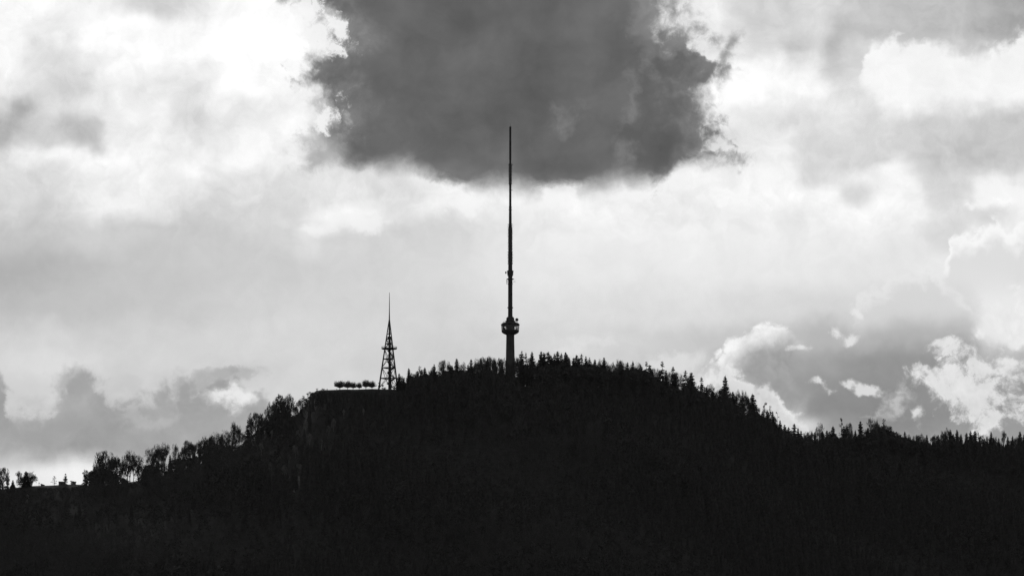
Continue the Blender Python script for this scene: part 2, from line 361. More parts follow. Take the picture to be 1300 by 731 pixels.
# ------------------------------------------------------------------ materials (black-and-white picture: neutral greys)
def material(name, lo, hi, scale=1.0, rough=0.85, metallic=0.0, spec=0.25, coord='Object', detail=5.0):
    m = bpy.data.materials.new(name)
    m.use_nodes = True
    nt = m.node_tree
    b = nt.nodes['Principled BSDF']
    tc = nt.nodes.new('ShaderNodeTexCoord')
    nz = nt.nodes.new('ShaderNodeTexNoise')
    nz.inputs['Scale'].default_value = scale
    nz.inputs['Detail'].default_value = detail
    nt.links.new(tc.outputs[coord], nz.inputs['Vector'])
    mr = nt.nodes.new('ShaderNodeMapRange')
    mr.inputs['From Min'].default_value = 0.3; mr.inputs['From Max'].default_value = 0.7
    mr.inputs['To Min'].default_value = lo; mr.inputs['To Max'].default_value = hi
    nt.links.new(nz.outputs['Fac'], mr.inputs['Value'])
    nt.links.new(mr.outputs['Result'], b.inputs['Base Color'])
    b.inputs['Roughness'].default_value = rough
    b.inputs['Metallic'].default_value = metallic
    b.inputs['Specular IOR Level'].default_value = spec
    return m
M = dict(
    soil=material('forest_soil', 0.012, 0.032, 0.15),
    needle=material('needles', 0.022, 0.05, 0.6, spec=0.1),
    leaf=material('winter_leaves', 0.03, 0.07, 0.7, spec=0.1),
    bark=material('bark', 0.05, 0.11, 1.5, spec=0.1),
    twig=material('twigs', 0.05, 0.10, 1.0, spec=0.1),
    lit_palebark=material('lit_pale_bark', 0.16, 0.38, 0.6, spec=0.1),  # pale bark, with the skylight it catches put into the tone
    rock=material('pale_rock', 0.25, 0.5, 0.5, spec=0.1),
    concrete=material('concrete', 0.06, 0.11, 0.25, rough=0.9),
    steel=material('dark_steel', 0.035, 0.065, 0.6, rough=0.5, metallic=0.3),
    galv=material('galvanised_steel', 0.07, 0.12, 0.8, rough=0.5, metallic=0.3),
    clad=material('dark_cladding', 0.03, 0.05, 0.8, rough=0.6),
    wood=material('weathered_timber', 0.08, 0.16, 1.2),
    roof=material('dark_roof', 0.05, 0.09, 1.0),
    dish=material('dish_paint', 0.10, 0.16, 1.0, rough=0.6),
)
def glass_material():
    m = bpy.data.materials.new('tinted_glass'); m.use_nodes = True
    nt = m.node_tree
    b = nt.nodes['Principled BSDF']
    b.inputs['Base Color'].default_value = (0.75, 0.75, 0.75, 1)
    tr = nt.nodes.new('ShaderNodeBsdfTransparent'); tr.inputs['Color'].default_value = (0.72, 0.72, 0.72, 1)
    b.inputs['Roughness'].default_value = 0.05
    mx = nt.nodes.new('ShaderNodeMixShader'); mx.inputs['Fac'].default_value = 0.14
    nt.links.new(tr.outputs[0], mx.inputs[1]); nt.links.new(b.outputs[0], mx.inputs[2])
    nt.links.new(mx.outputs[0], nt.nodes['Material Output'].inputs['Surface'])
    return m
M['glass'] = glass_material()

# ------------------------------------------------------------------ mesh helpers
class MB:
    """collects shapes, then links them as ONE mesh object"""
    def __init__(self): self.v, self.f = [], []
    def add(self, v, f):
        o = len(self.v); self.v.extend(v); self.f.extend([tuple(i + o for i in q) for q in f]); return self
    def box(self, x0, x1, y0, y1, z0, z1):
        v = [(x, y, z) for z in (z0, z1) for y in (y0, y1) for x in (x0, x1)]
        return self.add(v, [(0, 2, 3, 1), (4, 5, 7, 6), (0, 1, 5, 4), (2, 6, 7, 3), (0, 4, 6, 2), (1, 3, 7, 5)])
    def lathe(self, prof, n=24, cx=0.0, cy=0.0, closed=True, a0=0.0):
        v, f = [], []
        for r, z in prof:
            for k in range(n):
                a = a0 + 2 * math.pi * k / n
                v.append((cx + r * math.cos(a), cy + r * math.sin(a), z))
        for i in range(len(prof) - 1):
            for k in range(n):
                f.append((i * n + k, i * n + (k + 1) % n, (i + 1) * n + (k + 1) % n, (i + 1) * n + k))
        if closed:
            f.append(tuple(range(n - 1, -1, -1))); f.append(tuple(range((len(prof) - 1) * n, len(prof) * n)))
        return self.add(v, f)
    def bar(self, a, b, r, r2=None, n=6):
        a, b = Vector(a), Vector(b)
        r2 = r if r2 is None else r2
        d = (b - a).normalized()
        u = d.orthogonal().normalized(); w = d.cross(u)
        v = []
        for p, q in ((a, r), (b, r2)):
            for k in range(n):
                t = 2 * math.pi * k / n
                v.append(tuple(p + u * (q * math.cos(t)) + w * (q * math.sin(t))))
        f = [(k, (k + 1) % n, n + (k + 1) % n, n + k) for k in range(n)]
        f += [tuple(range(n - 1, -1, -1)), tuple(range(n, 2 * n))]
        return self.add(v, f)
    def path(self, pts, radii, n=6):
        for i in range(len(pts) - 1): self.bar(pts[i], pts[i + 1], radii[i], radii[i + 1], n)
        return self
    def mesh(self, name, mat):
        me = bpy.data.meshes.new(name)
        me.from_pydata(self.v, [], self.f)
        me.materials.append(mat); me.update()
        return me
    def build(self, name, mat, parent=None, loc=(0, 0, 0)):
        o = bpy.data.objects.new(name, self.mesh(name, mat))
        COL.objects.link(o); o.location = loc
        if parent is not None: o.parent = parent
        return o
def np_mesh(name, verts, faces, mat):
    """mesh from numpy arrays; all faces have the same number of corners"""
    me = bpy.data.meshes.new(name)
    verts = np.asarray(verts, np.float32); faces = np.asarray(faces, np.int32)
    k = faces.shape[1]
    me.vertices.add(len(verts)); me.vertices.foreach_set('co', verts.ravel())
    me.loops.add(faces.size); me.loops.foreach_set('vertex_index', faces.ravel())
    me.polygons.add(len(faces)); me.polygons.foreach_set('loop_start', np.arange(0, faces.size, k, dtype=np.int32))
    me.update(calc_edges=True)
    me.materials.append(mat)
    return me
def link(name, me, parent=None):
    o = bpy.data.objects.new(name, me); COL.objects.link(o)
    if parent is not None: o.parent = parent
    return o
def tag(o, label=None, cat=None, group=None, kind=None):
    if label: o['label'] = label
    if cat: o['category'] = cat
    if group: o['group'] = group
    if kind: o['kind'] = kind
    return o
def empty(name, loc):
    o = bpy.data.objects.new(name, None); COL.objects.link(o); o.location = loc
    o.empty_display_size = 2.0
    return o

# ------------------------------------------------------------------ the hill and the valley: one sheet
RIDGE = np.array([(-700, 660), (-250, 652), (-100, 640), (-20, 627), (20, 621), (46, 617.6), (75, 616.6), (100, 615), (118, 616), (150, 616), (200, 608), (250, 594), (300, 574), (340, 553), (362, 544),
    (374, 536), (384, 526), (392, 514), (398, 502), (404, 496), (480, 494.6), (500, 495), (516, 497), (540, 497), (580, 494), (620, 492), (650, 492), (690, 492), (740, 490), (800, 497), (850, 509), (900, 526),
    (950, 546), (1000, 572), (1040, 580), (1100, 577), (1150, 577), (1300, 580), (1400, 586), (1600, 610), (2000, 660)], float)
def crest_y(x):
    return D0 + 18.0 * np.sin(x / 260.0) + 9.0 * np.sin(x / 97.0 + 1.3)
PX = RIDGE[:, 0]
def ridge_z(x):
    px = 650.0 + np.asarray(x, float) * F / (D0 * 1.0135)
    # at() scales x by Y / y; for the ridge row the factor is close to constant
    py = np.interp(px, RIDGE[:, 0], RIDGE[:, 1])
    dz = (365.5 - py) / F
    return CAM.z + (SP + CP * dz) / (CP - SP * dz) * crest_y(x)
GX = np.linspace(-1500, 1500, 3001); GZ = ridge_z(GX)
ker = np.exp(-0.5 * (np.arange(-9, 10) / 2.5) ** 2); ker /= ker.sum()
GZ = np.convolve(np.pad(GZ, 9, mode='edge'), ker, mode='valid')
def hill(x, y):
    x = np.asarray(x, float); y = np.asarray(y, float)
    zc = np.interp(x, GX, GZ)
    zc = zc * np.clip(1.0 - np.maximum(np.abs(x) - 1300.0, 0) / 9000.0, 0.35, 1.0)
    t = crest_y(np.clip(x, -1500, 1500)) - y
    front = np.clip((t - 6.0) / 1420.0, 0, 1)
    back = np.clip((-t - 22.0) / 1900.0, 0, 1)
    h = zc * (1 - front) ** 1.3 * (1 - back) ** 1.3
    rough = np.sin(x / 23.0 + y / 41.0) + np.sin(x / 11.0 - y / 17.0 + 2) * 0.6 + np.sin(y / 29.0 + x / 53.0) * 1.3
    amp = np.clip((t - 8) / 60.0, 0, 1) * np.clip(h / 40.0, 0, 1)
    gully = 7.0 * np.sin(x / 61.0 + 0.6 * np.sin(y / 90.0)) * np.clip((t - 40) / 200.0, 0, 1) * np.clip(h / 80.0, 0, 1)
    return np.maximum(h + rough * amp * 1.2 + gully, 0.0)
xs = np.concatenate([np.linspace(-30000, -1500, 20)[:-1], np.linspace(-1500, -520, 50)[:-1], np.arange(-520, 520, 3.0), np.linspace(520, 1500, 50)[1:], np.linspace(1500, 30000, 20)[1:]])
ys = np.concatenate([np.linspace(-30000, 0, 10)[:-1], np.linspace(0, 2000, 20)[:-1], np.linspace(2000, 2900, 60)[:-1], np.arange(2900, 3420, 6.0), np.arange(3420, 3600, 3.0), np.linspace(3600, 5600, 60), np.linspace(5600, 40000, 14)[1:]])
XX, YY = np.meshgrid(xs, ys)
ZZ = hill(XX, YY)
nx, ny = len(xs), len(ys)
idx = np.arange(nx * ny).reshape(ny, nx)
quads = np.stack([idx[:-1, :-1].ravel(), idx[:-1, 1:].ravel(), idx[1:, 1:].ravel(), idx[1:, :-1].ravel()], 1)
terr = link('ground', np_mesh('ground', np.stack([XX.ravel(), YY.ravel(), ZZ.ravel()], 1), quads, M['soil']))
tag(terr, 'dark wooded hill rising from the valley floor', kind='structure')
terr.data.polygons.foreach_set('use_smooth', np.ones(len(quads), bool))
def gz(x, y): return float(hill(x, y))
def ground_at(px, t):
    """a point on the ground in photo column px, t metres in front of the crest"""
    Y = D0
    for _ in range(4):
        x = (px - 650.0) / F * Y * 1.0135
        Y = float(crest_y(x)) - t
    return x, Y, gz(x, Y)
# ------------------------------------------------------------------ broadcast tower
# rows of the photo give the heights: one photo pixel is about 0.59 m here
def height_at(py, Y): return at(650, py, Y)[2]
TX, TY, TZ = ground_at(647.8, -6)
S = TY / F * 1.0135
bt = empty('broadcast_tower', (TX, TY, TZ))
tag(bt, 'tall slender concrete broadcast tower with a glazed cabin ring and a needle mast', 'tower')
def hz(py): return height_at(py, TY) - TZ          # height above its base for a photo row
MB().lathe([(4.4, -6.0), (4.2, 0.0), (3.45, hz(468)), (3.05, hz(432)), (3.0, hz(425)), (3.0, hz(404))], 28).build('concrete_shaft', M['concrete'], bt)

# cabin ring: floor cone, glazing with posts, roof
pod = MB().lathe([(3.05, hz(425.0)), (5.0, hz(423.5)), (6.3, hz(421.9)), (6.6, hz(420.6)), (6.6, hz(419.5)), (6.3, hz(419.2)), (3.02, hz(419.2))], 32, closed=False).build('cabin_floor', M['clad'], bt)
MB().lathe([(3.02, hz(413.2)), (6.5, hz(413.2)), (6.95, hz(412.7)), (7.1, hz(411.9)), (6.2, hz(410.3)), (4.6, hz(409.6)), (3.0, hz(409.3))], 32, closed=False).build('cabin_roof', M['clad'], bt)
gl = MB().lathe([(6.42, hz(419.3)), (6.62, hz(413.1))], 32, closed=False).build('window_band', M['glass'], bt)
for k in range(10):
    a = 2 * math.pi * (k + 0.25) / 10
    MB().bar((6.46 * math.cos(a), 6.46 * math.sin(a), hz(419.3)), (6.68 * math.cos(a), 6.68 * math.sin(a), hz(413.0)), 0.20).build('window_post', M['clad'], gl)
# equipment seen behind the glass
for bx in ((-5.6, -4.6, -2.6, 1.4, hz(419.2), hz(414.6)), (4.5, 5.3, 1.2, 2.4, hz(419.2), hz(415.4)), (-4.4, -3.7, -1.6, 2.5, hz(419.2), hz(416.3))):
    MB().box(*bx).build('equipment_cabinet', M['steel'], bt)
# stepped upper collar
MB().lathe([(3.6, hz(409.9)), (3.6, hz(407.4)), (3.0, hz(406.6)), (2.9, hz(403.6)), (2.3, hz(402.4)), (1.8, hz(401.8))], 28).build('upper_collar', M['clad'], bt)
# railing on the cabin roof
rl = MB()
for k in range(24):
    a, b = 2 * math.pi * k / 24, 2 * math.pi * (k + 1) / 24
    p, q = (5.3 * math.cos(a), 5.3 * math.sin(a)), (5.3 * math.cos(b), 5.3 * math.sin(b))
    rl.bar((*p, hz(409.9)), (*p, hz(408.3)), 0.05, n=4)
    for z in (hz(408.3), hz(409.1)): rl.bar((*p, z), (*q, z), 0.045, n=4)
rl.build('roof_railing', M['steel'], bt)
# dish on a post, right-hand side of the cabin roof
dx, dz = 4.95, hz(406.0)
dp = MB().bar((dx - 0.9, -0.2, hz(409.9)), (dx - 0.9, -0.2, hz(405.2)), 0.12).bar((dx - 0.9, -0.2, dz), (dx - 0.1, -0.5, dz), 0.12).build('dish_post', M['steel'], bt)
ds = MB()
for r0, y0, r1, y1 in ((0.0, -0.55, 0.6, -0.62), (0.6, -0.62, 1.0, -0.8), (1.0, -0.8, 1.25, -1.05)):
    n = 18; v = []
    for r, y in ((r0 + 1e-3, y0), (r1, y1)):
        for k in range(n):
            a = 2 * math.pi * k / n; v.append((dx + r * math.cos(a), y, dz + r * math.sin(a)))
    ds.add(v, [(k, (k + 1) % n, n + (k + 1) % n, n + k) for k in range(n)])
ds.bar((dx, -0.6, dz), (dx, -1.3, dz), 0.1)
ds.build('antenna_dish', M['dish'], dp)

# steel mast: a narrowing tube built of sections
mast = MB().lathe([(1.72, hz(402.2)), (1.66, hz(390)), (1.64, hz(361)), (1.6, hz(344)), (1.5, hz(335)), (1.42, hz(318)), (1.28, hz(288)), (1.08, hz(284)), (1.02, hz(272)), (0.90, hz(264)), (0.86, hz(244)),
    (0.84, hz(240)), (0.92, hz(234)), (0.92, hz(210)), (0.78, hz(206)), (0.6, hz(198)), (0.5, hz(163))], 16).build('steel_mast', M['steel'], bt)
# round platforms
def ring(name, py, r, th=0.35, rail=1.1):
    m = MB().lathe([(1.2, hz(py)), (r, hz(py)), (r, hz(py) + th), (1.2, hz(py) + th)], 20, closed=False)
    n = 14
    for k in range(n):
        a, b = 2 * math.pi * k / n, 2 * math.pi * (k + 1) / n
        if rail > 0:
            m.bar((r * .97 * math.cos(a), r * .97 * math.sin(a), hz(py)), (r * .97 * math.cos(a), r * .97 * math.sin(a), hz(py) + rail), 0.05, n=4)
            m.bar((r * .97 * math.cos(a), r * .97 * math.sin(a), hz(py) + rail), (r * .97 * math.cos(b), r * .97 * math.sin(b), hz(py) + rail), 0.05, n=4)
    return m.build(name, M['steel'], bt)
ring('mast_platform', 391.2, 2.15, 0.5, 0.9)
ring('mast_platform', 361.0, 1.95, 0.4, 0.0)
ring('mast_platform', 354.6, 2.7, 0.35, 0.0)
ring('mast_platform', 350.6, 2.0, 0.3, 1.0)
ring('mast_platform', 345.0, 2.5, 0.7, 0.0)
# a drum-like antenna casing under the upper platform, open below on the right
MB().lathe([(1.55, hz(349.6)), (2.25, hz(349.2)), (2.3, hz(344.8)), (1.5, hz(344.6))], 18, closed=False).build('antenna_casing', M['steel'], bt)
# small dishes and panels on brackets
def drum(x, y, py, r, depth, name='drum_antenna'):
    m = MB()
    n = 14; z = hz(py); s = 1 if x > 0 else -1
    v = [(x + d, y + r * math.cos(2 * math.pi * k / n), z + r * math.sin(2 * math.pi * k / n)) for d in (0, s * depth) for k in range(n)]
    m.add(v, [(k, (k + 1) % n, n + (k + 1) % n, n + k) for k in range(n)] + [tuple(range(n - 1, -1, -1)), tuple(range(n, 2 * n))])
    m.bar((0, 0, z), (x, y, z), 0.1)
    return m.build(name, M['dish'], bt)
drum(-2.9, -0.6, 346.2, 0.85, 0.9)
drum(-2.2, -0.5, 357.8, 0.75, 0.6)
pa = MB()
for z0, z1, x in ((355.2, 360.8, -2.55), (354.4, 357.0, -2.6)):
    pa.box(x - 0.22, x + 0.1, -0.5, 0.3, hz(z1), hz(z0))
pa.bar((-2.6, 0, hz(360.6)), (-1.4, 0, hz(360.6)), 0.08).bar((-2.6, 0, hz(355.4)), (-1.4, 0, hz(355.4)), 0.08)
pa.build('panel_antenna', M['dish'], bt)
pb = MB().bar((1.4, -0.2, hz(355.4)), (3.6, -0.6, hz(354.6)), 0.07).bar((1.4, -0.2, hz(358.2)), (4.2, -0.6, hz(357.2)), 0.06).bar((2.9, -0.45, hz(356.6)), (3.9, -0.6, hz(359.0)), 0.06).bar((1.5, 0, hz(360)), (2.6, 0, hz(357.6)), 0.06)
pb.build('whip_antenna', M['galv'], bt)
# stacked broadcast aerials: rows of short rods and panels round the mast
def aerials(py0, py1, rows, r_in, r_out, nrod, name='aerial_stack', box=0.0):
    m = MB()
    for i in range(rows):
        py = py0 + (py1 - py0) * (i + 0.5) / rows
        z = hz(py)
        for k in range(nrod):
            a = 2 * math.pi * (k + 0.5 * (i % 2)) / nrod + 0.2
            c, s = math.cos(a), math.sin(a)
            ro = r_out * (0.9 + 0.2 * random.random())
            m.bar((r_in * c, r_in * s, z), (ro * c, ro * s, z), 0.07, n=4)
            m.bar((ro * c, ro * s, z - 0.42), (ro * c, ro * s, z + 0.42), 0.075, n=4)
        if box:
            m.lathe([(r_in, z - box), (r_in + 0.30 * (r_out - r_in) + 0.1, z - box), (r_in + 0.3 * (r_out - r_in) + 0.1, z + box), (r_in, z + box)], 8, closed=False)
    m.lathe([(r_in + 0.06, hz(py0)), (r_in + 0.06, hz(py1))], 10, closed=False)
    return m.build(name, M['galv'], bt)
aerials(336, 319, 9, 1.46, 2.0, 8, box=0.30)
aerials(318.5, 289, 16, 1.38, 1.75, 8, box=0.34)
aerials(288.5, 284.0, 3, 1.1, 1.95, 6)
aerials(268, 262, 2, 0.95, 1.2, 4)
aerials(234.5, 208, 14, 0.95, 1.38, 6, box=0.22)
MB().bar((0, 0, hz(209.5)), (2.1, -0.3, hz(209.2)), 0.1).bar((0, 0, hz(209.5)), (-1.5, 0.3, hz(209.6)), 0.1).bar((1.9, -0.3, hz(210.2)), (1.9, -0.3, hz(208.2)), 0.09).build('cross_arm', M['steel'], bt)
MB().bar((0, 0, hz(241.6)), (1.4, -0.3, hz(241.6)), 0.12).bar((1.3, -0.3, hz(242.4)), (1.3, -0.3, hz(240.8)), 0.14).bar((0, 0, hz(241.6)), (-1.1, 0.2, hz(241.6)), 0.1).build('cross_arm', M['steel'], bt)
# top cylinder and lightning rod
MB().lathe([(0.3, hz(204)), (0.84, hz(203.4)), (0.84, hz(178)), (0.78, hz(177.5)), (0.78, hz(161.4)), (0.3, hz(160.6))], 14).build('top_aerial_cylinder', M['clad'], bt)
MB().bar((0, 0, hz(161)), (0, 0, hz(156.2)), 0.09, 0.04).bar((-0.7, 0, hz(161.4)), (0.9, 0, hz(161.6)), 0.07).build('lightning_rod', M['steel'], bt)
lad = MB()
for k in (-0.22, 0.22): lad.bar((k, -3.25, hz(466)), (k, -3.12, hz(426)), 0.05, n=4)
n = 40
for i in range(n + 1):
    z = hz(466) + (hz(426) - hz(466)) * i / n
    y = -3.25 + 0.13 * i / n
    lad.bar((-0.22, y, z), (0.22, y, z), 0.03, n=4)
lad.build('ladder', M['steel'], bt)

# ------------------------------------------------------------------ lattice lookout tower: three legs, a round platform, a mast
LX_, LY_, _ = ground_at(494.8, 2)
LZ = gz(LX_, LY_)
def hl(py): return at(650, py, LY_)[2] - LZ
lt = empty('lookout_tower', (LX_, LY_, LZ))
tag(lt, 'open steel lattice lookout tower with stairs, a platform and a thin mast', 'tower')
Zt = hl(406.5)
def leg_r(z): return 7.9 * (1 - z / Zt) + 0.25          # distance of a leg from the axis
A3 = [R(202), R(322), R(82)]
def lp(k, z):
    r = leg_r(z); return (r * math.cos(A3[k]), r * math.sin(A3[k]), z)
for k in range(3):
    MB().bar(lp(k, -2.0), lp(k, Zt), 0.64, 0.34, n=8).build('leg', M['steel'], lt)
levels = [hl(p) for p in (480.5, 467.0, 455.8, 443.5, 436.5, 430.2)]
for z in levels:
    br = MB()
    for k in range(3): br.bar(lp(k, z), lp((k + 1) % 3, z), 0.38)
    br.build('ring_beam', M['steel'], lt)
dg = MB()
zz = [hl(493)] + levels
for i in range(len(zz) - 1):
    for k in range(3):
        a, b = lp(k, zz[i]), lp((k + 1) % 3, zz[i])
        mid = tuple((p + q) / 2 for p, q in zip(lp(k, zz[i + 1]), lp((k + 1) % 3, zz[i + 1])))
        if i in (0, 2, 4): dg.bar(a, mid, 0.20); dg.bar(b, mid, 0.20)
        else:
            lo = tuple((p + q) / 2 for p, q in zip(a, b))
            dg.bar(lo, lp(k, zz[i + 1]), 0.20); dg.bar(lo, lp((k + 1) % 3, zz[i + 1]), 0.20)
dg.build('diagonal_brace', M['steel'], lt)
# platform with railing
pz = hl(442.2)
pf = MB().lathe([(0.9, pz - 0.45), (5.7, pz - 0.45), (5.9, pz), (0.9, pz)], 20, closed=False).build('platform', M['clad'], lt)
rr = MB(); n = 28
for k in range(n):
    a, b = 2 * math.pi * k / n, 2 * math.pi * (k + 1) / n
    p, q = (5.75 * math.cos(a), 5.75 * math.sin(a)), (5.75 * math.cos(b), 5.75 * math.sin(b))
    rr.bar((*p, pz), (*p, pz + 1.25), 0.06, n=4)
    for h in (0.35, 0.65, 0.95, 1.25): rr.bar((*p, pz + h), (*q, pz + h), 0.045, n=4)
rr.build('railing', M['steel'], pf)
# central stair: zig-zag flights round a core
core = MB().bar((0, 0, -1), (0, 0, hl(411)), 0.7, 0.45, n=10).build('stair_core', M['steel'], lt)
z, a, seq = 0.4, R(30), 0
top = pz - 0.2
while z < top - 0.5:
    rise = min(4.1, top - z)
    s = max(0.42, min(1.0, leg_r(z) / 6.5))
    xl, xr = -1.4 * s, 4.3 * s
    p, q = ((xr, -0.7, z), (xl, -0.7, z + rise)) if seq % 2 == 0 else ((xl, 0.7, z), (xr, 0.7, z + rise))
    a2 = a
    m = MB()
    d = Vector((q[0] - p[0], q[1] - p[1], 0)).normalized(); nrm = Vector((-d.y, d.x, 0)) * 0.55
    P, Qv = Vector(p), Vector(q)
    for sgn in (-1, 1):
        m.bar(tuple(P + nrm * sgn), tuple(Qv + nrm * sgn), 0.52, n=4)
        m.bar(tuple(P + nrm * sgn + Vector((0, 0, 1.05))), tuple(Qv + nrm * sgn + Vector((0, 0, 1.05))), 0.06, n=4)
    k = 14
    for i in range(k):
        c = P.lerp(Qv, (i + 0.5) / k)
        m.bar(tuple(c - nrm), tuple(c + nrm), 0.13, n=4)
        if i % 3 == 0:
            for sgn in (-1, 1): m.bar(tuple(c + nrm * sgn), tuple(c + nrm * sgn + Vector((0, 0, 1.05))), 0.045, n=4)
    m.build('stair_flight', M['steel'], lt)
    MB().bar((0, 0, z + rise), q, 0.14, n=4).lathe([(0.02, z + rise - 0.1), (0.9, z + rise - 0.1), (0.9, z + rise), (0.02, z + rise)], 8, cx=q[0], cy=q[1], closed=False).build('stair_landing', M['steel'], lt)
    z += rise; a = a2; seq += 1
# cage above the platform and the antenna mast
cg = MB()
for py in (427.6, 424.0, 418.0, 412.0):
    z = hl(py)
    for k in range(3): cg.bar(lp(k, z), lp((k + 1) % 3, z), 0.20)
for k in range(3):
    cg.bar(lp(k, hl(436.5)), lp((k + 1) % 3, hl(427.6)), 0.09); cg.bar(lp(k, hl(427.6)), lp((k + 1) % 3, hl(418)), 0.09)
cg.box(-1.3, 1.3, -1.3, 1.3, hl(429.5), hl(427.4))
for k in range(3): cg.bar((0, 0, hl(428.4)), lp(k, hl(427.6)), 0.14)
for k in range(3): cg.bar(lp(k, hl(418)), lp((k + 1) % 3, hl(412)), 0.09)
cg.build('upper_cage', M['steel'], lt)
MB().path([(0, 0, hl(413)), (0, 0, hl(406.5)), (0, 0, hl(396)), (0, 0, hl(385)), (0, 0, hl(371.2))], [0.62, 0.5, 0.34, 0.26, 0.14], 8).build('antenna_mast', M['steel'], lt)
# ------------------------------------------------------------------ tree prototypes, one unit tall (scaled per tree)
def tri_mesh(name, V, T, mat): return np_mesh(name, V, T, mat)
class TB:
    """triangle collector"""
    def __init__(self): self.v, self.t = [], []
    def tri(self, a, b, c):
        o = len(self.v); self.v += [tuple(a), tuple(b), tuple(c)]; self.t.append((o, o + 1, o + 2))
    def seg(self, a, b, ra, rb, n=3):
        a, b = Vector(a), Vector(b); d = b - a
        if d.length < 1e-6: return
        d.normalize(); u = d.orthogonal().normalized(); w = d.cross(u)
        o = len(self.v)
        for p, q in ((a, ra), (b, rb)):
            for k in range(n):
                t = 2 * math.pi * k / n
                self.v.append(tuple(p + u * (q * math.cos(t)) + w * (q * math.sin(t))))
        for k in range(n):
            k2 = (k + 1) % n
            self.t += [(o + k, o + k2, o + n + k2), (o + k, o + n + k2, o + n + k)]
    def mesh(self, name, mat): return np_mesh(name, np.array(self.v), np.array(self.t), mat)

def spruce(seed, dense=1.0, width=0.17, low=0.08, power=0.85, gap=0.0):
    """trunk mesh and crown mesh of a spruce: whorls of drooping boughs, each bough a ragged spray"""
    r = random.Random(seed)
    tr = TB()
    lean = (r.uniform(-.01, .01), r.uniform(-.01, .01))
    tr.seg((0, 0, -0.05), (lean[0], lean[1], 0.55), 0.014, 0.009, 6)
    tr.seg((lean[0], lean[1], 0.55), (lean[0] * 1.6, lean[1] * 1.6, 1.0), 0.009, 0.0015, 5)
    cr = TB()
    n = int(36 * dense)
    for i in range(n):
        z = low + (0.985 - low) * max(0.0, (i + r.uniform(-.3, .3)) / n) ** 0.93
        if z > 0.985: continue
        if gap and r.random() < gap and z < 0.85: continue
        rad = width * (1 - z) ** power * r.uniform(0.80, 1.14) + 0.007
        if z < low + 0.12: rad *= 0.7 + 0.3 * (z - low) / 0.12
        nb = max(4, int(r.uniform(6, 9) * (0.55 + 0.45 * dense)))
        a0 = r.uniform(0, 6.28)
        for k in range(nb):
            a = a0 + 6.283 * k / nb + r.uniform(-.3, .3)
            L = rad * r.uniform(0.6, 1.22)
            c, s = math.cos(a), math.sin(a)
            droop = L * r.uniform(0.25, 0.55) * (1.0 if z < 0.8 else 0.3)
            zb = min(0.99, z + r.uniform(-.5, .5) * 0.95 / n)
            base = Vector((lean[0] * zb, lean[1] * zb, zb))
            mid = base + Vector((c * L * 0.55, s * L * 0.55, -droop * 0.75))
            tip = base + Vector((c * L, s * L, -droop * 0.8 + L * 0.06))
            side = Vector((-s, c, 0))
            w = L * r.uniform(0.16, 0.26) + 0.004
            cr.tri(base, mid + side * w, mid - side * w)
            cr.tri(mid + side * w, tip, mid - side * w)
            h = 0.016 + L * 0.30
            # hanging curtain of twigs under the bough
            cr.tri(base, mid, mid + Vector((-c * L * .1, -s * L * .1, -h * r.uniform(.5, 1.0))))
            cr.tri(mid, tip, mid.lerp(tip, .4) + Vector((0, 0, -h * r.uniform(.4, .9))))
            for q in range(3):
                f = r.uniform(0.3, 1.0)
                p = base.lerp(tip, f) + Vector((0, 0, -droop * 0.3 * (1 - abs(2 * f - 1))))
                sw = side * (w * r.uniform(0.7, 1.7) * r.choice((-1, 1)))
                cr.tri(p, p + sw + Vector((0, 0, -h * r.uniform(.2, .9))), p + Vector((c * h * .5, s * h * .5, -h * r.uniform(.2, .7))))
    cr.seg((lean[0] * 1.4, lean[1] * 1.4, 0.93), (lean[0] * 1.6, lean[1] * 1.6, 1.0), 0.006, 0.001)
    return tr.mesh('spruce_trunk', M['bark']), cr.mesh('spruce_crown', M['needle'])

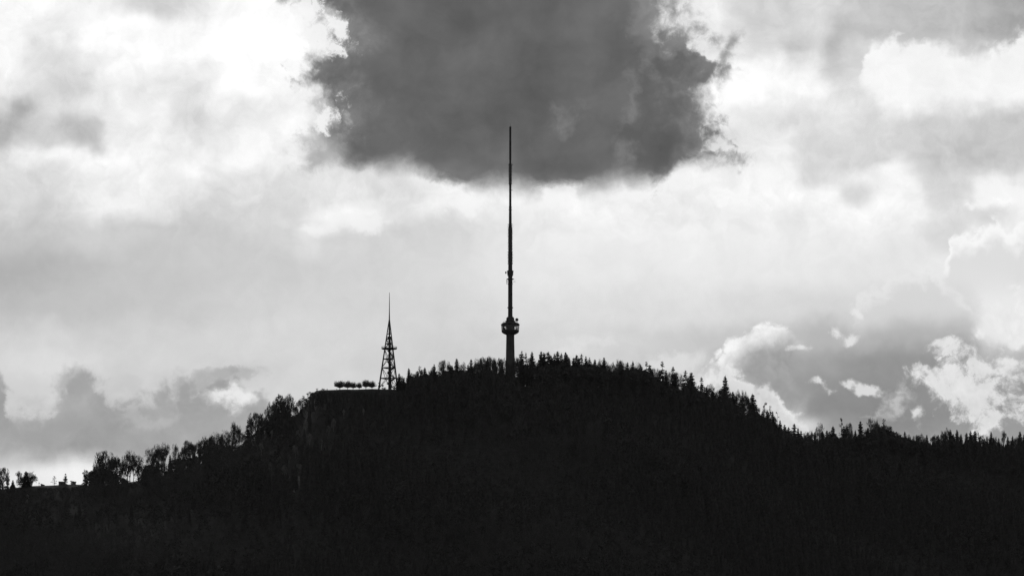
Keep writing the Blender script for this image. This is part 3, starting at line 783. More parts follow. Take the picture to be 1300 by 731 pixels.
def bare(seed, spread=0.55, fork=0.32, levels=5, up=0.30, twig=0.0026, width=0.5, ntw=2, lean=0.0):
    """trunk mesh and crown mesh of a leafless broadleaf: limbs branching into fine twigs"""
    r = random.Random(seed)
    tr, cr = TB(), TB()
    segs = []
    def grow(p, d, L, rad, lev):
        d = d.normalized()
        q = p + d * L
        segs.append((p, q, rad, rad * 0.68, lev))
        if lev >= levels: return
        nc = 2 if r.random() < 0.55 else 3
        a0 = r.uniform(0, 6.28)
        for k in range(nc):
            u = d.orthogonal().normalized(); w = d.cross(u)
            ang = r.uniform(0.25, 0.62) * (1.0 + spread * 0.4)
            t = a0 + 6.28 * k / nc + r.uniform(-.4, .4)
            nd = d * math.cos(ang) + (u * math.cos(t) + w * math.sin(t)) * math.sin(ang)
            nd.z += up * r.uniform(0.3, 1.0)
            grow(q, nd, L * r.uniform(0.62, 0.88), rad * 0.66, lev + 1)
        for k in range(ntw if lev >= 2 else 0):         # fine side twigs
            f = r.uniform(0.2, 0.95)
            nd = d * 0.6 + Vector((r.uniform(-1, 1), r.uniform(-1, 1), r.uniform(-.5, .8)))
            b = p.lerp(q, f)
            segs.append((b, b + nd.normalized() * max(L * r.uniform(.4, .8), 0.035), twig * 1.0, twig * 0.6, 9))
    tops = Vector((lean * fork, 0, fork))
    n = r.choice((4, 5, 6))
    a0 = r.uniform(0, 6.28)
    for k in range(n):
        a = a0 + 6.283 * k / n + r.uniform(-.3, .3)
        f = r.uniform(0.72, 1.15)
        b = Vector((lean * fork * f, 0, fork * f))
        ang = spread * r.uniform(0.5, 1.25)
        grow(b, Vector((math.cos(a) * math.sin(ang) + lean * .5, math.sin(a) * math.sin(ang), math.cos(ang))), 0.19 * r.uniform(.8, 1.2), 0.0085, 0)
    zmax = max(s[1].z for s in segs)
    ks = (1.0 - fork) / (zmax - fork)
    rs = sorted(math.hypot(s[1].x, s[1].y) for s in segs)
    kr = width / rs[int(len(rs) * 0.97)]
    zc, za = fork + (1 - fork) * 0.52, (1 - fork) * 0.50
    def fit(p):
        q = Vector((p.x * kr, p.y * kr, fork * 0.7 + (p.z - fork * 0.7) * (1 - fork * .7) / (zmax - fork * .7)))
        # draw stray ends in towards a rounded crown outline
        e = math.sqrt((q.x / (width * 1.02)) ** 2 + (q.y / (width * 1.02)) ** 2 + (max(0.0, q.z - zc) / za) ** 2)
        if e > 0.9 and q.z > fork:
            f = (0.9 + (e - 0.9) * 0.35) / e
            q = Vector((q.x * f, q.y * f, zc + (q.z - zc) * f if q.z > zc else q.z))
        return q
    for p, q, ra, rb, lev in segs:
        mn = twig * (1.0 if lev < 9 else 0.6)
        cr.seg(fit(p), fit(q), max(ra, mn), max(rb, mn * 0.7), 4 if lev < 2 else 3)
    tr.seg((0, 0, -0.05), (lean * fork * .5, 0, fork * 0.6), 0.015, 0.012, 7)
    tr.seg((lean * fork * .5, 0, fork * 0.6), (lean * fork * 1.1 * kr * 0 + lean * fork, 0, fork * 1.12), 0.012, 0.008, 7)
    return tr.mesh('bare_trunk', M['bark']), cr.mesh('bare_crown', M['twig'])

def leafy(seed, pads, n_leaf=60, size=0.035, trunk_top=0.7, trunk_r=0.018, leafmat='leaf'):
    """trunk with limbs, and a crown of leaf clumps; pads = (x, y, z, rx, rz)"""
    r = random.Random(seed)
    tr, cr = TB(), TB()
    tr.seg((0, 0, -0.05), (0, 0, trunk_top * 0.5), trunk_r, trunk_r * .75, 6)
    tr.seg((0, 0, trunk_top * 0.5), (0.01, 0, trunk_top), trunk_r * .75, trunk_r * .35, 6)
    for x, y, z, rx, rz in pads:
        zb = min(trunk_top, max(0.08, z - rx * 0.5))
        tr.seg((0, 0, zb), (x, y, z - rz * 0.3), trunk_r * .4, trunk_r * .15, 4)
        for i in range(n_leaf):
            while True:
                p = Vector((r.uniform(-1, 1), r.uniform(-1, 1), r.uniform(-1, 1)))
                if 0.15 < p.length < 1: break
            k = p.length ** 0.35 / p.length
            c = Vector((x + p.x * k * p.length * rx, y + p.y * k * p.length * rx, z + p.z * k * p.length * rz))
            s = size * r.uniform(.5, 1.4)
            d1 = Vector((r.uniform(-1, 1), r.uniform(-1, 1), r.uniform(-1, 1))) * s
            d2 = Vector((r.uniform(-1, 1), r.uniform(-1, 1), r.uniform(-1, 1))) * s
            cr.tri(c - d1, c + d1, c + d2)
    return tr.mesh('leafy_trunk', M['bark']), cr.mesh('leafy_crown', M[leafmat])

def pine_pads(seed, n=9, wide=0.2, low=0.42):
    r = random.Random(seed); out = []
    for i in range(n):
        z = low + (0.97 - low) * i / (n - 1) + r.uniform(-.02, .02)
        w = wide * (1.0 - 0.75 * (z - low) / (1 - low)) * r.uniform(.6, 1.2)
        a = i * 2.4 + r.uniform(-.5, .5)
        out.append((w * .65 * math.cos(a), w * .65 * math.sin(a), z, w * 0.62 + 0.02, 0.035 + w * .12))
    return out
def dome_pads(seed, n=12, wide=0.3, low=0.35):
    r = random.Random(seed); out = []
    for i in range(n):
        z = r.uniform(low, 0.92)
        m = wide * math.sqrt(max(0.05, 1 - ((z - 0.55) / 0.5) ** 2))
        a = r.uniform(0, 6.28); q = m * math.sqrt(r.random()) * 0.8
        out.append((q * math.cos(a), q * math.sin(a), z, wide * r.uniform(.25, .42), r.uniform(.06, .10)))
    return out
def small_tree(seed):
    """a low terrace tree: short stem, flat-bottomed fan of twigs"""
    r = random.Random(seed)
    tr, cr = TB(), TB()
    tr.seg((0, 0, -0.05), (0, 0, 0.29), 0.035, 0.028, 6)
    for k in range(9):
        a = 6.28 * k / 9 + r.uniform(-.3, .3)
        e = Vector((0.5 * math.cos(a) * r.uniform(.5, 1), 0.5 * math.sin(a) * r.uniform(.5, 1), r.uniform(.34, .48)))
        tr.seg((0, 0, 0.27), e, 0.018, 0.010, 4)
        for j in range(44):
            b = Vector((0, 0, .29)).lerp(e, r.uniform(.15, 1.05)) + Vector((r.uniform(-.06, .06), r.uniform(-.06, .06), r.uniform(-.02, .04)))
            rr = math.hypot(b.x, b.y)
            h = (0.64 - 0.40 * (rr / 0.55) ** 2) * r.choice((.4, .6, .8, .95, 1.1)) * r.uniform(.8, 1.1)
            t = b + Vector((r.uniform(-.14, .14), r.uniform(-.14, .14), max(0.05, h)))
            cr.seg(b, t, 0.010, 0.005)
    return tr.mesh('terrace_tree_trunk', M['bark']), cr.mesh('terrace_tree_crown', M['twig'])

KIND = {}
KIND['s'] = [spruce(21 + i, 1.0 + 0.06 * (i % 3), 0.165 + 0.014 * (i % 3), 0.06, 0.58 + 0.10 * (i % 3)) for i in range(7)]
KIND['p'] = [spruce(51 + i, 0.8, 0.15, 0.16, 0.66, 0.22) for i in range(3)]
KIND['b'] = [bare(101 + i, 0.72 + .06 * (i % 3), 0.20 + 0.03 * (i % 3), 6, 0.12, 0.0019, 0.24, 3) for i in range(5)]
KIND['u'] = [bare(201 + i, 0.36, 0.26, 5, 0.30, 0.0020, 0.14, 3, 0.02 * (i - 1)) for i in range(4)]
KIND['n'] = [leafy(301 + i, pine_pads(31 + i, 10, 0.23, 0.30 + .08 * i), 60, 0.020, 0.95, 0.015, 'needle') for i in range(3)]
KIND['t'] = [leafy(341, [(-.10, 0, .98, .05, .02), (.12, 0, .86, .06, .02), (-.16, .03, .74, .07, .02), (.16, -.03, .62, .08, .02), (0, 0, .5, .10, .03), (-.1, 0, .38, .13, .04), (.1, .05, .3, .14, .05)], 26, 0.02, 0.97, 0.016, 'needle')]
KIND['d'] = [leafy(401 + i, dome_pads(41 + i, 16, 0.26, 0.22), 58, 0.028, 0.75, 0.02) for i in range(3)]
KIND['k'] = [leafy(451 + i, dome_pads(71 + i, 9, 0.50, 0.15), 40, 0.07, 0.5, 0.03) for i in range(3)]
KIND['m'] = [small_tree(501 + i) for i in range(6)]
# half-width of each prototype for its unit height, to scale crowns to the width seen
HALF = dict(s=0.165, p=0.15, b=0.24, u=0.14, n=0.23, t=0.2, d=0.30, k=0.62, m=0.55)
NAMES = dict(s='spruce_tree', p='spruce_tree', b='bare_tree', u='bare_tree', n='pine_tree', t='pine_tree', d='leafy_tree', k='shrub', m='terrace_tree')

# ------------------------------------------------------------------ trees one can tell apart along the skyline
# (photo column, photo row of the top, kind, width in photo pixels)
SKY = [
 (-8,597,'b',14),(3.5,591.5,'b',15),(1,600,'d',12),(9.5,603,'u',6),(16.4,608.5,'s',6),(24.5,596.3,'u',9),(29,603,'b',8),(33.5,597.5,'s',14),(40.5,597,'b',13),
 (69,604,'n',9.5),(83,600.3,'p',7),(91,609.6,'k',9),(79.5,611,'k',7),(108.5,593.8,'d',10),(114,596,'b',10),(119.5,588.5,'d',10),(132,569.8,'b',25),(126,580,'b',14),(141,577,'b',13),(148.5,576,'u',12),(154,583,'b',12),
 (162,569.5,'b',21),(170,578,'b',12),(175.5,575.5,'b',14),(184,589,'s',10),(191.5,566,'b',15),(199,561.5,'b',17),(209.5,559,'u',13),(206,575,'u',8),(216,576,'s',7),(222.5,561,'u',9),(229,571,'b',10),
 (234,563,'u',8),(240.5,556,'b',15),(247,562,'u',9),(253,557,'u',9),(259.5,551.8,'b',12),(267,549,'u',9),(273.5,546.3,'b',15),(280,549,'b',10),(285,543.5,'b',13),(291,547,'u',8),(296.5,533,'u',11),(299,540,'b',10),
 (304,538.5,'u',6),(309.5,547,'b',9),(314.3,531.5,'p',9),(319,531,'u',9),(326.5,520.5,'b',21),(334,529,'b',12),(344,508,'b',15),(350,504,'u',11),(356.7,495.6,'d',20),(363,500,'b',12),(368,497.5,'u',11),(373.5,507,'b',10),
 (381.5,505,'b',12),(387.5,502,'d',13),(394,496,'d',12),(402.5,492.8,'k',8),(410.5,492.8,'k',9),(415.5,493,'k',4),(427.5,493,'k',3),
 (481.5,485,'k',10),(486.5,488,'k',10),(501,489,'k',9),(506.8,473.2,'s',9),(510,476,'d',11),(512.5,480,'s',8),(519.4,466.6,'s',6),(523.5,471,'d',9),(530.5,465,'d',14),(535.5,468,'s',7),(539.5,465.4,'s',5.5),
 (545.5,468,'d',9),(548,464,'b',10),(551,461.5,'s',8),(556,468,'d',9),(564,455.3,'b',16),(571.5,459.5,'u',9),(574,463,'s',7),(579.6,454,'s',11),(585,463,'d',9),(588.3,457.5,'b',12),
 (598,454.8,'s',10),(594,462,'s',7),(606.6,452.8,'u',12),(603,459,'b',8),(612,455,'b',10),(616.5,451,'b',15),(619,454,'s',13),(624,449.3,'b',14),(629,453,'u',8),(633,451.5,'b',13),(637,458,'s',7),(641,452.5,'b',12),
 (654.5,451.5,'b',11),(658.5,448.8,'b',11),(662.7,444.5,'s',8),(667.6,446.8,'p',9),(671,454,'p',8),(675.2,445.6,'s',10),(679,455,'b',8),(684,456,'s',7),(687,444.8,'s',9),(691,446.4,'s',8),(695.7,445.3,'s',9),(699.5,449.5,'s',8),
 (703.6,447.8,'s',8),(708,444.6,'s',8),(712.6,447,'s',8),(717.5,445.8,'s',9),(720.5,449,'s',7),(723.2,453.2,'s',6),(728.5,453,'s',7),(732,449.2,'s',8),(735,453,'s',7),(738.3,448.4,'p',8),(743.8,451.3,'s',9),(748.6,452.8,'s',7),
 (755,455.4,'s',8),(752,458,'b',8),(762.5,454.4,'b',11),(766.7,452.6,'s',9),(770.5,457,'b',8),(778,457.8,'b',11),(784.7,454.4,'b',12),(787,457,'s',9),(789.8,455.4,'b',11),(796.4,459,'s',9),(803.6,457.4,'s',7),(800,461,'b',9),
 (809.6,457.6,'b',12),(814,462,'s',7),(820,458,'p',9),(824.8,461.8,'s',8),(829.7,465.5,'u',8),(834,466,'b',8),(839.8,457.6,'p',12),(845.5,469,'s',8),(851,468,'b',9),(854.6,464,'p',10),(859,470,'u',8),(863.5,472,'b',11),(870.3,469,'p',9),(874,475,'u',7),
 (877.6,471.4,'s',10),(883,483,'b',8),(891,477.4,'p',12),(897,490,'s',8),(904,485.6,'b',16),(911,492,'b',10),(919.8,475.6,'s',16),(926.5,493,'d',11),(930.5,496,'s',9),(937,492.5,'b',10),(944,493,'b',13),(949,498,'u',8),
 (955.6,498.4,'s',15),(962,513,'d',9),(970.5,511,'n',14),(976,515,'d',11),(981,521,'s',8),(987,523,'t',8),(990.5,532.5,'s',9),(996,538,'s',8),(1001,541,'s',8),(1004.5,545,'s',6),(1008.2,536.6,'s',8),(1013,542,'s',7),(1017,545.5,'s',7),
 (1022,546,'u',6),(1026,547,'s',6),(1030,544.6,'u',7),(1034.5,548,'s',6),(1040.5,534,'b',13),(1044.5,546,'s',6),(1049.5,545,'s',6),(1053.5,546.5,'s',6),(1057.2,539.6,'s',9),(1062.5,549,'b',8),(1068.3,529.6,'n',10),(1071,540,'s',8),
 (1076.5,534,'b',11),(1081,543,'b',9),(1086,545,'s',7),(1092.3,533.2,'s',10),(1099,544,'b',10),(1106.5,527.4,'b',17),(1113,531,'b',12),(1119.5,532,'d',16),(1127,536,'d',14),(1133,541,'d',12),(1141,547.5,'b',10),(1149,546.8,'s',7),
 (1155,550,'b',9),(1163,550,'b',10),(1171,549,'b',11),(1176.5,551,'s',7),(1185,549.5,'u',9),(1191,551,'s',7),(1197,545,'b',12),(1203,541.3,'b',13),(1206.5,544.6,'s',9),(1210.5,550,'s',7),(1214.6,544.6,'s',9),(1220,550,'s',7),(1226.8,548.2,'s',8),
 (1232,545.8,'s',8),(1237.8,545.6,'s',8),(1242.5,549,'d',9),(1247,549.4,'d',10),(1253,553,'s',6),(1257.8,547,'s',9),(1263.5,553,'b',9),(1268,555,'s',6),(1274,544.6,'u',8),(1279.5,553,'s',7),(1285,552.6,'s',7),(1290,553,'b',8),(1294.8,546.6,'s',8),
 (1300,550,'s',8),(1306,548,'s',9),
]
_r = random.Random(77)
_have = sorted((p, t) for p, t, k, w in SKY if k != 'k')
_hx = [p for p, _ in _have]; _hy = [t for _, t in _have]
def _fill(x0, x1, n, kinds, lo, hi):
    for i in range(n):
        px = round(x0 + (x1 - x0) * (i + _r.uniform(.15, .85)) / n, 1)
        SKY.append((px, round(float(np.interp(px, _hx, _hy)) + _r.uniform(lo, hi), 1), _r.choice(kinds), _r.uniform(10, 15)))
_fill(-6, 46, 6, 'bbu', 5, 11)
_fill(110, 178, 8, 'bbuu', 6, 15)
_fill(180, 300, 11, 'bbu', 4, 12)
_fill(300, 384, 8, 'bbu', 5, 13)
_fill(518, 640, 12, 'bbsd', 4, 9)
_fill(655, 830, 16, 'sssb', 3, 7)
_fill(830, 1010, 18, 'ssbp', 5, 11)
_fill(1010, 1300, 24, 'ssbd', 3, 7)
TERRACE = [(432.6,483.5,11.5),(442.5,483.8,9.5),(449.3,485,8.5),(457,485.4,6.5),(465.5,482.3,9.5),(473.2,484.2,9)]
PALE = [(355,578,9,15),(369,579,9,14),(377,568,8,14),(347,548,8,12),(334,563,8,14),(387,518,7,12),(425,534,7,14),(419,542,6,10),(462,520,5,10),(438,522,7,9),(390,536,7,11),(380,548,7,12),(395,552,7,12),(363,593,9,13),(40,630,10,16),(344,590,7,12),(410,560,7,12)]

def project(x, y, z):
    """photo pixel of a world point"""
    dy, dz = y - CAM.y, z - CAM.z
    fwd = dy * CP + dz * SP; up = -dy * SP + dz * CP
    return 650.0 + F * (x - CAM.x) / fwd, 365.5 - F * up / fwd
ORD = ['first','second','third','fourth','fifth','sixth','seventh','eighth','ninth','tenth','eleventh','twelfth','thirteenth','fourteenth','fifteenth','sixteenth','seventeenth','eighteenth','nineteenth','twentieth']
ORD += ['twenty-' + o for o in ORD[:9]] + ['thirtieth'] + ['thirty-' + o for o in ORD[:9]]
LOOK = dict(s='dense spruce', p='thin ragged spruce', b='bare round-crowned tree', u='bare slim upright tree', n='pine with layered boughs', t='sparse pine', d='dense dark leafy tree', k='low dark shrub')
CAT = dict(s='spruce', p='spruce', b='bare tree', u='bare tree', n='pine', t='pine', d='tree', k='shrub', m='small tree')
GROUP = dict(s='spruces along the skyline', p='spruces along the skyline', b='bare trees along the skyline', u='bare trees along the skyline', n='pines along the skyline', t='pines along the skyline', d='leafy trees along the skyline', k='shrubs along the skyline', m='small trees in a row on the terrace')
# stretches of the ridge, each counted away from something one can find
SEG = [(-99, 50, 'left of the open ridge', -1), (50, 105, 'on the open ridge by the hut', 1), (105, 318, 'right of the open ridge', 1), (318, 425, 'left of the terrace tree row', -1),
       (425, 516, 'at the lattice tower foot', 1), (516, 648, 'left of the broadcast tower', -1), (648, 760, 'right of the broadcast tower', 1), (760, 915, 'left of the big slope spruce', -1),
       (915, 925, 'tallest on the right slope', 1), (925, 1030, 'right of the big slope spruce', 1), (1030, 1110, 'left of the rounded hump', -1), (1110, 1400, 'from hump to right edge', 1)]
used_proto = set()
def plant(kind, i, loc, sx, sz, rot, name, mat_swap=None):
    tm, cm = KIND[kind][i % len(KIND[kind])]
    root = bpy.data.objects.new(name, None); COL.objects.link(root)
    root.location = loc; root.rotation_euler = (0, 0, rot); root.scale = (sx, sx, sz); root.empty_display_size = 0.1
    a = bpy.data.objects.new('trunk', tm); b = bpy.data.objects.new('crown', cm)
    for o in (a, b): COL.objects.link(o); o.parent = root
    if mat_swap:
        for o in (a, b):
            o.material_slots[0].link = 'OBJECT'; o.material_slots[0].material = mat_swap
    return root

counts = {}
rt = random.Random(5)
order = {}
for (px, top, kind, w) in SKY:
    seg = next(s for s in SEG if s[0] <= px < s[1])
    order.setdefault((seg[2], kind), []).append((px * seg[3], px))
for v in order.values(): v.sort()
for n, (px, top, kind, w) in enumerate(SKY):
    seg = next(s for s in SEG if s[0] <= px < s[1])
    t = rt.uniform(-3, 12) if kind != 'k' else rt.uniform(-2, 3)
    if 50 < px < 105: t = rt.uniform(-2, 1)
    x, y, z = ground_at(px, t)
    ztop = at(px, top, y)[2]
    x = at(px, top, y)[0]
    h = max(1.2, ztop - z)
    half = w * 0.5 * y / F * 1.02
    sx = half / HALF[kind]
    if kind in 'sp': sx = max(sx * 1.25, rt.uniform(0.9, 1.3) * h)
    if kind in 'bu': sx = min(max(sx * (1.3 if kind == 'b' else 1.2), 0.65 * h), 1.7 * h)
    lst = order[(seg[2], kind)]
    k = [p for _, p in lst].index(px)
    root = plant(kind, n * 7 + n // 3, (x, y, z - 0.3), sx, h + 0.3, rt.uniform(0, 6.28), NAMES[kind])
    size = ''
    if kind in 'spbud': size = 'tall ' if h > 26 else ('low ' if h < 17 else '')
    if len(lst) == 1: lab = f"{size}{LOOK[kind]}, only one {seg[2]}"
    else: lab = f"{size}{LOOK[kind]}, {ORD[k]} such {seg[2]}"
    tag(root, lab.strip(), CAT[kind], GROUP[kind])
for n, (px, top, w) in enumerate(TERRACE):
    x, y, z = ground_at(px, 0)
    ztop = at(px, top, y)[2]
    h = ztop - z
    root = plant('m', n, (x, y, z - 0.1), w * 0.5 * y / F / 0.36, h + 0.1, rt.uniform(0, 6.28), NAMES['m'])
    tag(root, f"small flat-bottomed terrace tree on a short stem, {ORD[n]} of the row from the left", CAT['m'], GROUP['m'])

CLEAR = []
# pale bare trees on the left-hand slope; caught light is put into their colour
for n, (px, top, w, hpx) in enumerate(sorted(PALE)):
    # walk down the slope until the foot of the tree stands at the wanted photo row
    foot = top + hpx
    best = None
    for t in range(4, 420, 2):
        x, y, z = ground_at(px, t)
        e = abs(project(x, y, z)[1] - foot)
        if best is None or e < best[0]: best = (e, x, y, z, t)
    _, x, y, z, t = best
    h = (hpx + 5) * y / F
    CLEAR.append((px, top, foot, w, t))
    root = plant('b' if n % 3 else 'u', n, (x, y, z - 0.5), w * 0.5 * y / F / 0.22, h, rt.uniform(0, 6.28), 'pale_tree', M['lit_palebark'])
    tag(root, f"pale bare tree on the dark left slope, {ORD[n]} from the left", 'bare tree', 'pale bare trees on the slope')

# ------------------------------------------------------------------ small things on the open ridge at the left
def on_ridge(px, t=0.0): return ground_at(px, t)
x, y, z = on_ridge(83.3, 0.5)
hut = empty('hut', (x, y, z)); tag(hut, 'dark box-shaped hut with a flat roof below a slim bare tree', 'hut')
MB().box(-2.3, 2.3, -1.6, 1.6, -0.6, 2.5).build('wall', M['wood'], hut)
MB().box(-2.55, 2.55, -1.85, 1.85, 2.5, 2.72).build('roof', M['roof'], hut)
MB().box(-0.5, 0.5, -1.66, -1.60, -0.3, 1.9).build('door', M['clad'], hut)
x, y, z = on_ridge(59.2, 0.5)
sh = empty('shed', (x, y, z)); tag(sh, 'low dark shed with a slanting roof beside a thin post', 'shed')
m = MB(); m.add([(-1.4, -1, -.5), (1.3, -1, -.5), (1.3, 1, -.5), (-1.4, 1, -.5), (-1.4, -1, 1.7), (1.3, -1, 0.9), (1.3, 1, 0.9), (-1.4, 1, 1.7)], [(0, 3, 2, 1), (4, 5, 6, 7), (0, 1, 5, 4), (1, 2, 6, 5), (2, 3, 7, 6), (3, 0, 4, 7)])
m.build('wall', M['wood'], sh)
m = MB(); m.add([(-1.7, -1.3, 1.80), (1.7, -1.3, 0.80), (1.7, 1.3, 0.80), (-1.7, 1.3, 1.80), (-1.7, -1.3, 1.95), (1.7, -1.3, 0.95), (1.7, 1.3, 0.95), (-1.7, 1.3, 1.95)], [(0, 3, 2, 1), (4, 5, 6, 7), (0, 1, 5, 4), (1, 2, 6, 5), (2, 3, 7, 6), (3, 0, 4, 7)])
m.build('roof', M['roof'], sh)
x, y, z = on_ridge(98.6, 0.5)
cb = empty('cabin', (x, y, z)); tag(cb, 'tiny dark cabin with a pitched roof at the wood edge', 'cabin')
MB().box(-1.3, 1.3, -1.1, 1.1, -0.5, 1.7).build('wall', M['wood'], cb)
m = MB(); m.add([(-1.6, -1.4, 1.7), (1.6, -1.4, 1.7), (1.6, 1.4, 1.7), (-1.6, 1.4, 1.7), (-1.6, 0, 2.5), (1.6, 0, 2.5)], [(0, 3, 2, 1), (0, 1, 5, 4), (2, 3, 4, 5), (0, 4, 3), (1, 2, 5)])
m.build('roof', M['roof'], cb)
x, y, z = on_ridge(54.6, 0.5)
po = MB().bar((0, 0, -0.4), (0, 0, 2.9), 0.16, 0.13, 8).box(-0.32, 0.32, -0.12, 0.12, 2.2, 2.9).build('post', M['wood'], None, (x, y, z))
tag(po, 'thin dark post with a small board on the open ridge', 'post')
# ------------------------------------------------------------------ the forest that covers the hill: one dark mass
def conifer_proto(seed):
    r = random.Random(seed); V, T = [], []
    nw = 7
    for i in range(nw):
        z = 0.16 + 0.80 * i / nw
        zt = min(1.0, z + 0.24)
        rad = 0.19 * (1 - z) ** 0.85 + 0.012
        n = 16; o = len(V)
        V.append((0, 0, zt))
        a0 = r.uniform(0, 6.28)
        for k in range(n):
            q = rad * (r.uniform(.85, 1.2) if k % 2 == 0 else r.uniform(.45, .65))
            a = a0 + 6.283 * k / n
            V.append((q * math.cos(a), q * math.sin(a), z - (0.05 if k % 2 == 0 else 0.0) * r.uniform(.5, 1.3)))
        T += [(o, o + 1 + k, o + 1 + (k + 1) % n) for k in range(n)]
    return np.array(V), np.array(T)
def bare_proto(seed):
    r = random.Random(seed); V, T = [], []
    def strip(a, b, w):
        o = len(V); d = (b[0] - a[0], b[1] - a[1], b[2] - a[2])
        s = Vector(d).orthogonal().normalized() * w
        V.extend([(a[0] - s.x, a[1] - s.y, a[2] - s.z), (a[0] + s.x, a[1] + s.y, a[2] + s.z), b]); T.append((o, o + 1, o + 2))
    strip((0, 0, -.05), (0, 0, .6), .02)
    for k in range(20):
        a = r.uniform(0, 6.28); zz = r.uniform(.45, 1.0)
        R_ = 0.26 * math.sqrt(max(0.03, 1 - ((zz - .68) / .34) ** 2)) * r.uniform(.5, 1)
        tip = (R_ * math.cos(a), R_ * math.sin(a), zz)
        b = (0, 0, r.uniform(.25, .45)); strip(b, tip, .008)
        for j in range(6):
            f = r.uniform(.4, .95)
            p = tuple(b[i] + (tip[i] - b[i]) * f for i in range(3))
            q = (p[0] + r.uniform(-.1, .1), p[1] + r.uniform(-.1, .1), p[2] + r.uniform(-.02, .14))
            strip(p, q, .007)
    return np.array(V), np.array(T)
def bush_proto(seed):
    r = random.Random(seed); V, T = [], []
    for k in range(110):
        a = r.uniform(0, 6.28); e = r.uniform(-.2, 1.57)
        q = r.uniform(.65, 1.0)
        c = Vector((.36 * q * math.cos(a) * math.cos(e), .36 * q * math.sin(a) * math.cos(e), .48 + .5 * q * math.sin(e)))
        s = r.uniform(.04, .09); o = len(V)
        for _ in range(3):
            V.append(tuple(c + Vector((r.uniform(-1, 1), r.uniform(-1, 1), r.uniform(-1, 1))) * s))
        T.append((o, o + 1, o + 2))
    return np.array(V), np.array(T)
PROTO = [conifer_proto(1), conifer_proto(2), conifer_proto(3), bare_proto(4), bare_proto(5), bush_proto(6), bush_proto(7)]
# upper limit of the closed dark mass, row by photo column; single trees stand above it
MASS = np.array([(-400, 660), (-60, 630), (-20, 616), (0, 613), (10, 614.5), (30, 618), (48, 618.5), (60, 618.5), (100, 617.5), (106, 612), (110, 606), (118, 594), (126, 590), (138, 592), (146, 598), (157, 604), (166, 611), (175, 610), (184, 593), (190, 586), (201, 585),
    (207, 592), (212, 597), (218, 589), (223, 580), (240, 578), (258, 574), (262, 560), (285, 560), (293, 562), (303, 563), (310, 560), (316, 551), (323, 547), (337, 535), (341, 530), (350, 517), (356, 508), (364, 516), (374, 526), (382, 518), (388, 508), (396, 499), (400, 496.8), (478, 496.4), (488, 494),
    (500, 494), (513, 492), (516, 484), (522, 475), (530, 471), (558, 472), (562, 468), (588, 467), (592, 471), (600, 467), (604, 474), (610, 466), (622, 463), (628, 472), (636, 470), (640, 472), (655, 477), (662, 490), (676, 491), (683, 478), (686, 462), (700, 458), (718, 457), (726, 461), (740, 459), (755, 462), (773, 466), (790, 464),
    (810, 465), (822, 468), (829, 475), (834, 481), (850, 486), (862, 494), (868, 490), (879, 485), (888, 495), (900, 500), (912, 502), (924, 503), (935, 511), (947, 521), (954, 515), (966, 521), (984, 536), (996, 543), (1004, 548.5), (1020, 551), (1036, 552), (1069, 552), (1085, 551), (1100, 549), (1108, 541), (1120, 537), (1130, 542), (1140, 549.5),
    (1160, 555), (1175, 558), (1196, 558), (1205, 554), (1231, 555.5), (1249, 557.5), (1268, 561), (1300, 561), (1360, 566), (1800, 650)], float)
rf = np.random.default_rng(3)
P = []
step = 6.6
X0, X1 = -520, 520
gx, gt = np.meshgrid(np.arange(X0, X1, step), np.concatenate([np.arange(-14, 60, 4.2), np.arange(60, 560, 7.2)]))
gx = (gx + rf.uniform(-.48, .48, gx.shape) * step).ravel(); gt = (gt + rf.uniform(-.45, .45, gt.shape) * 6).ravel()
gy = crest_y(gx) - gt
gzv = hill(gx, gy)
h = rf.uniform(13, 25, gx.shape) * (0.8 + 0.25 * np.sin(gx / 37.0 + gy / 53.0))
# kinds in stands: more broadleaf on the left slope, more spruce on the right
stand = np.sin(gx / 48.0 + 1.0) + np.sin(gy / 37.0 + gx / 90.0) + rf.normal(0, 0.7, gx.shape) - gx / 260.0
pick = np.where(stand > 0.6, rf.integers(3, 5, gx.shape), np.where(stand > 0.0, rf.integers(5, 7, gx.shape), rf.integers(0, 3, gx.shape)))
def proj_np(x, y, z):
    dy, dz = y - CAM.y, z - CAM.z
    fw = dy * CP + dz * SP; up = -dy * SP + dz * CP
    return 650.0 + F * x / fw, 365.5 - F * up / fw
ppx, pbase = proj_np(gx, gy, gzv)
_, ptop = proj_np(gx, gy, gzv + h)
FLAT = ((ppx > 396) & (ppx < 485)) | ((ppx > 48) & (ppx < 104))
lim = np.interp(ppx, MASS[:, 0], MASS[:, 1]) + np.abs(rf.normal(0, 2.6, gx.shape)) * np.where(FLAT, 0.3, 1.0) + np.where(FLAT, -1.2, 0.4)
hmax = (pbase - lim) * (gy / F) * 1.0
near = gt < 40
# close the mass up to its limit near the crest; leave the slope natural
hh = np.where(near & (rf.random(gx.shape) < 0.75), np.clip(hmax, 0, 27), np.minimum(h, hmax))
keep = (hh > np.where(near, 0.9, 2.2)) & (ppx > -60) & (ppx < 1360) & (ptop < 760)
crest = near & (ppx > 40) & (rf.random(gx.shape) < 0.8)
pick = np.where(crest & (pick > 2), np.where(rf.random(gx.shape) < 0.6, 5, 0) + rf.integers(0, 2, gx.shape), pick)
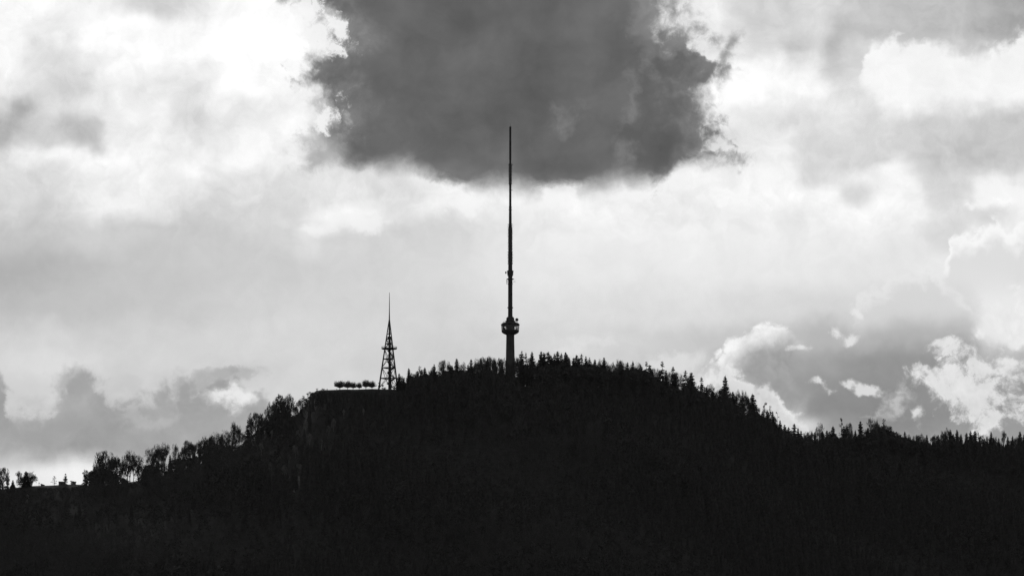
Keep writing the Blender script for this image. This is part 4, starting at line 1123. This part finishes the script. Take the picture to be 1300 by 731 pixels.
# small clearings below the pale trees, so that they show
for (cx, ctop, cfoot, cw, ct) in CLEAR:
    tp = proj_np(gx, gy, gzv + np.maximum(hh, 0))[1]
    keep &= ~((np.abs(ppx - cx) < cw * 0.45 + 1.5) & (tp < cfoot - 5) & (rf.random(gx.shape) < 0.85) & (pbase > ctop) & (gt > ct - 1))
pick = np.where((hh < 9), rf.integers(5, 7, gx.shape), pick)
gx, gy, gzv, hh, pick, gt = gx[keep], gy[keep], gzv[keep], hh[keep], pick[keep], gt[keep]
Vs, Ts, Ms, off = [], [], [], 0
for k, (pv, pt) in enumerate(PROTO):
    s = np.where(pick == k)[0]
    if not len(s): continue
    a = rf.uniform(0, 6.283, len(s)); c, sn = np.cos(a), np.sin(a)
    H = hh[s]; Wd = np.where(gt[s] < 40, np.maximum(H * 1.25, 6.0), np.maximum(H, 8.0)) * rf.uniform(.8, 1.25, len(s))
    x = (pv[None, :, 0] * c[:, None] - pv[None, :, 1] * sn[:, None]) * Wd[:, None] + gx[s][:, None]
    y = (pv[None, :, 0] * sn[:, None] + pv[None, :, 1] * c[:, None]) * Wd[:, None] + gy[s][:, None]
    z = pv[None, :, 2] * H[:, None] + gzv[s][:, None] - 0.4
    Vs.append(np.stack([x.ravel(), y.ravel(), z.ravel()], 1))
    Ts.append((pt[None] + (np.arange(len(s)) * len(pv))[:, None, None] + off).reshape(-1, 3))
    Ms.append(np.full(len(s) * len(pt), 0 if k < 3 else (1 if k < 5 else 2), np.int32))
    off += len(s) * len(pv)
fm = np_mesh('forest', np.concatenate(Vs), np.concatenate(Ts), M['needle'])
fm.materials.append(M['twig']); fm.materials.append(M['leaf'])
fm.polygons.foreach_set('material_index', np.concatenate(Ms))
fo = link('forest', fm)
tag(fo, 'dark mixed forest covering the whole hillside below the skyline', kind='stuff')
print('forest trees', len(gx), 'faces', len(fm.polygons))

# ------------------------------------------------------------------ thin haze added to lift the dark tones of the hill
hm = bpy.data.materials.new('thin_haze'); hm.use_nodes = True
hn = hm.node_tree; hn.nodes.clear()
pv = hn.nodes.new('ShaderNodeVolumePrincipled')
pv.inputs['Color'].default_value = (0.9, 0.9, 0.9, 1)
pv.inputs['Density'].default_value = 0.0000064
pv.inputs['Anisotropy'].default_value = 0.2
ho = hn.nodes.new('ShaderNodeOutputMaterial')
hn.links.new(pv.outputs[0], ho.inputs['Volume'])
hz_o = MB().box(-32000, 32000, -32000, 42000, -1.0, 800.0).build('haze', hm)
tag(hz_o, 'thin even haze added between valley and hill to lift dark tones', kind='stuff')
scene.cycles.volume_bounces = 0
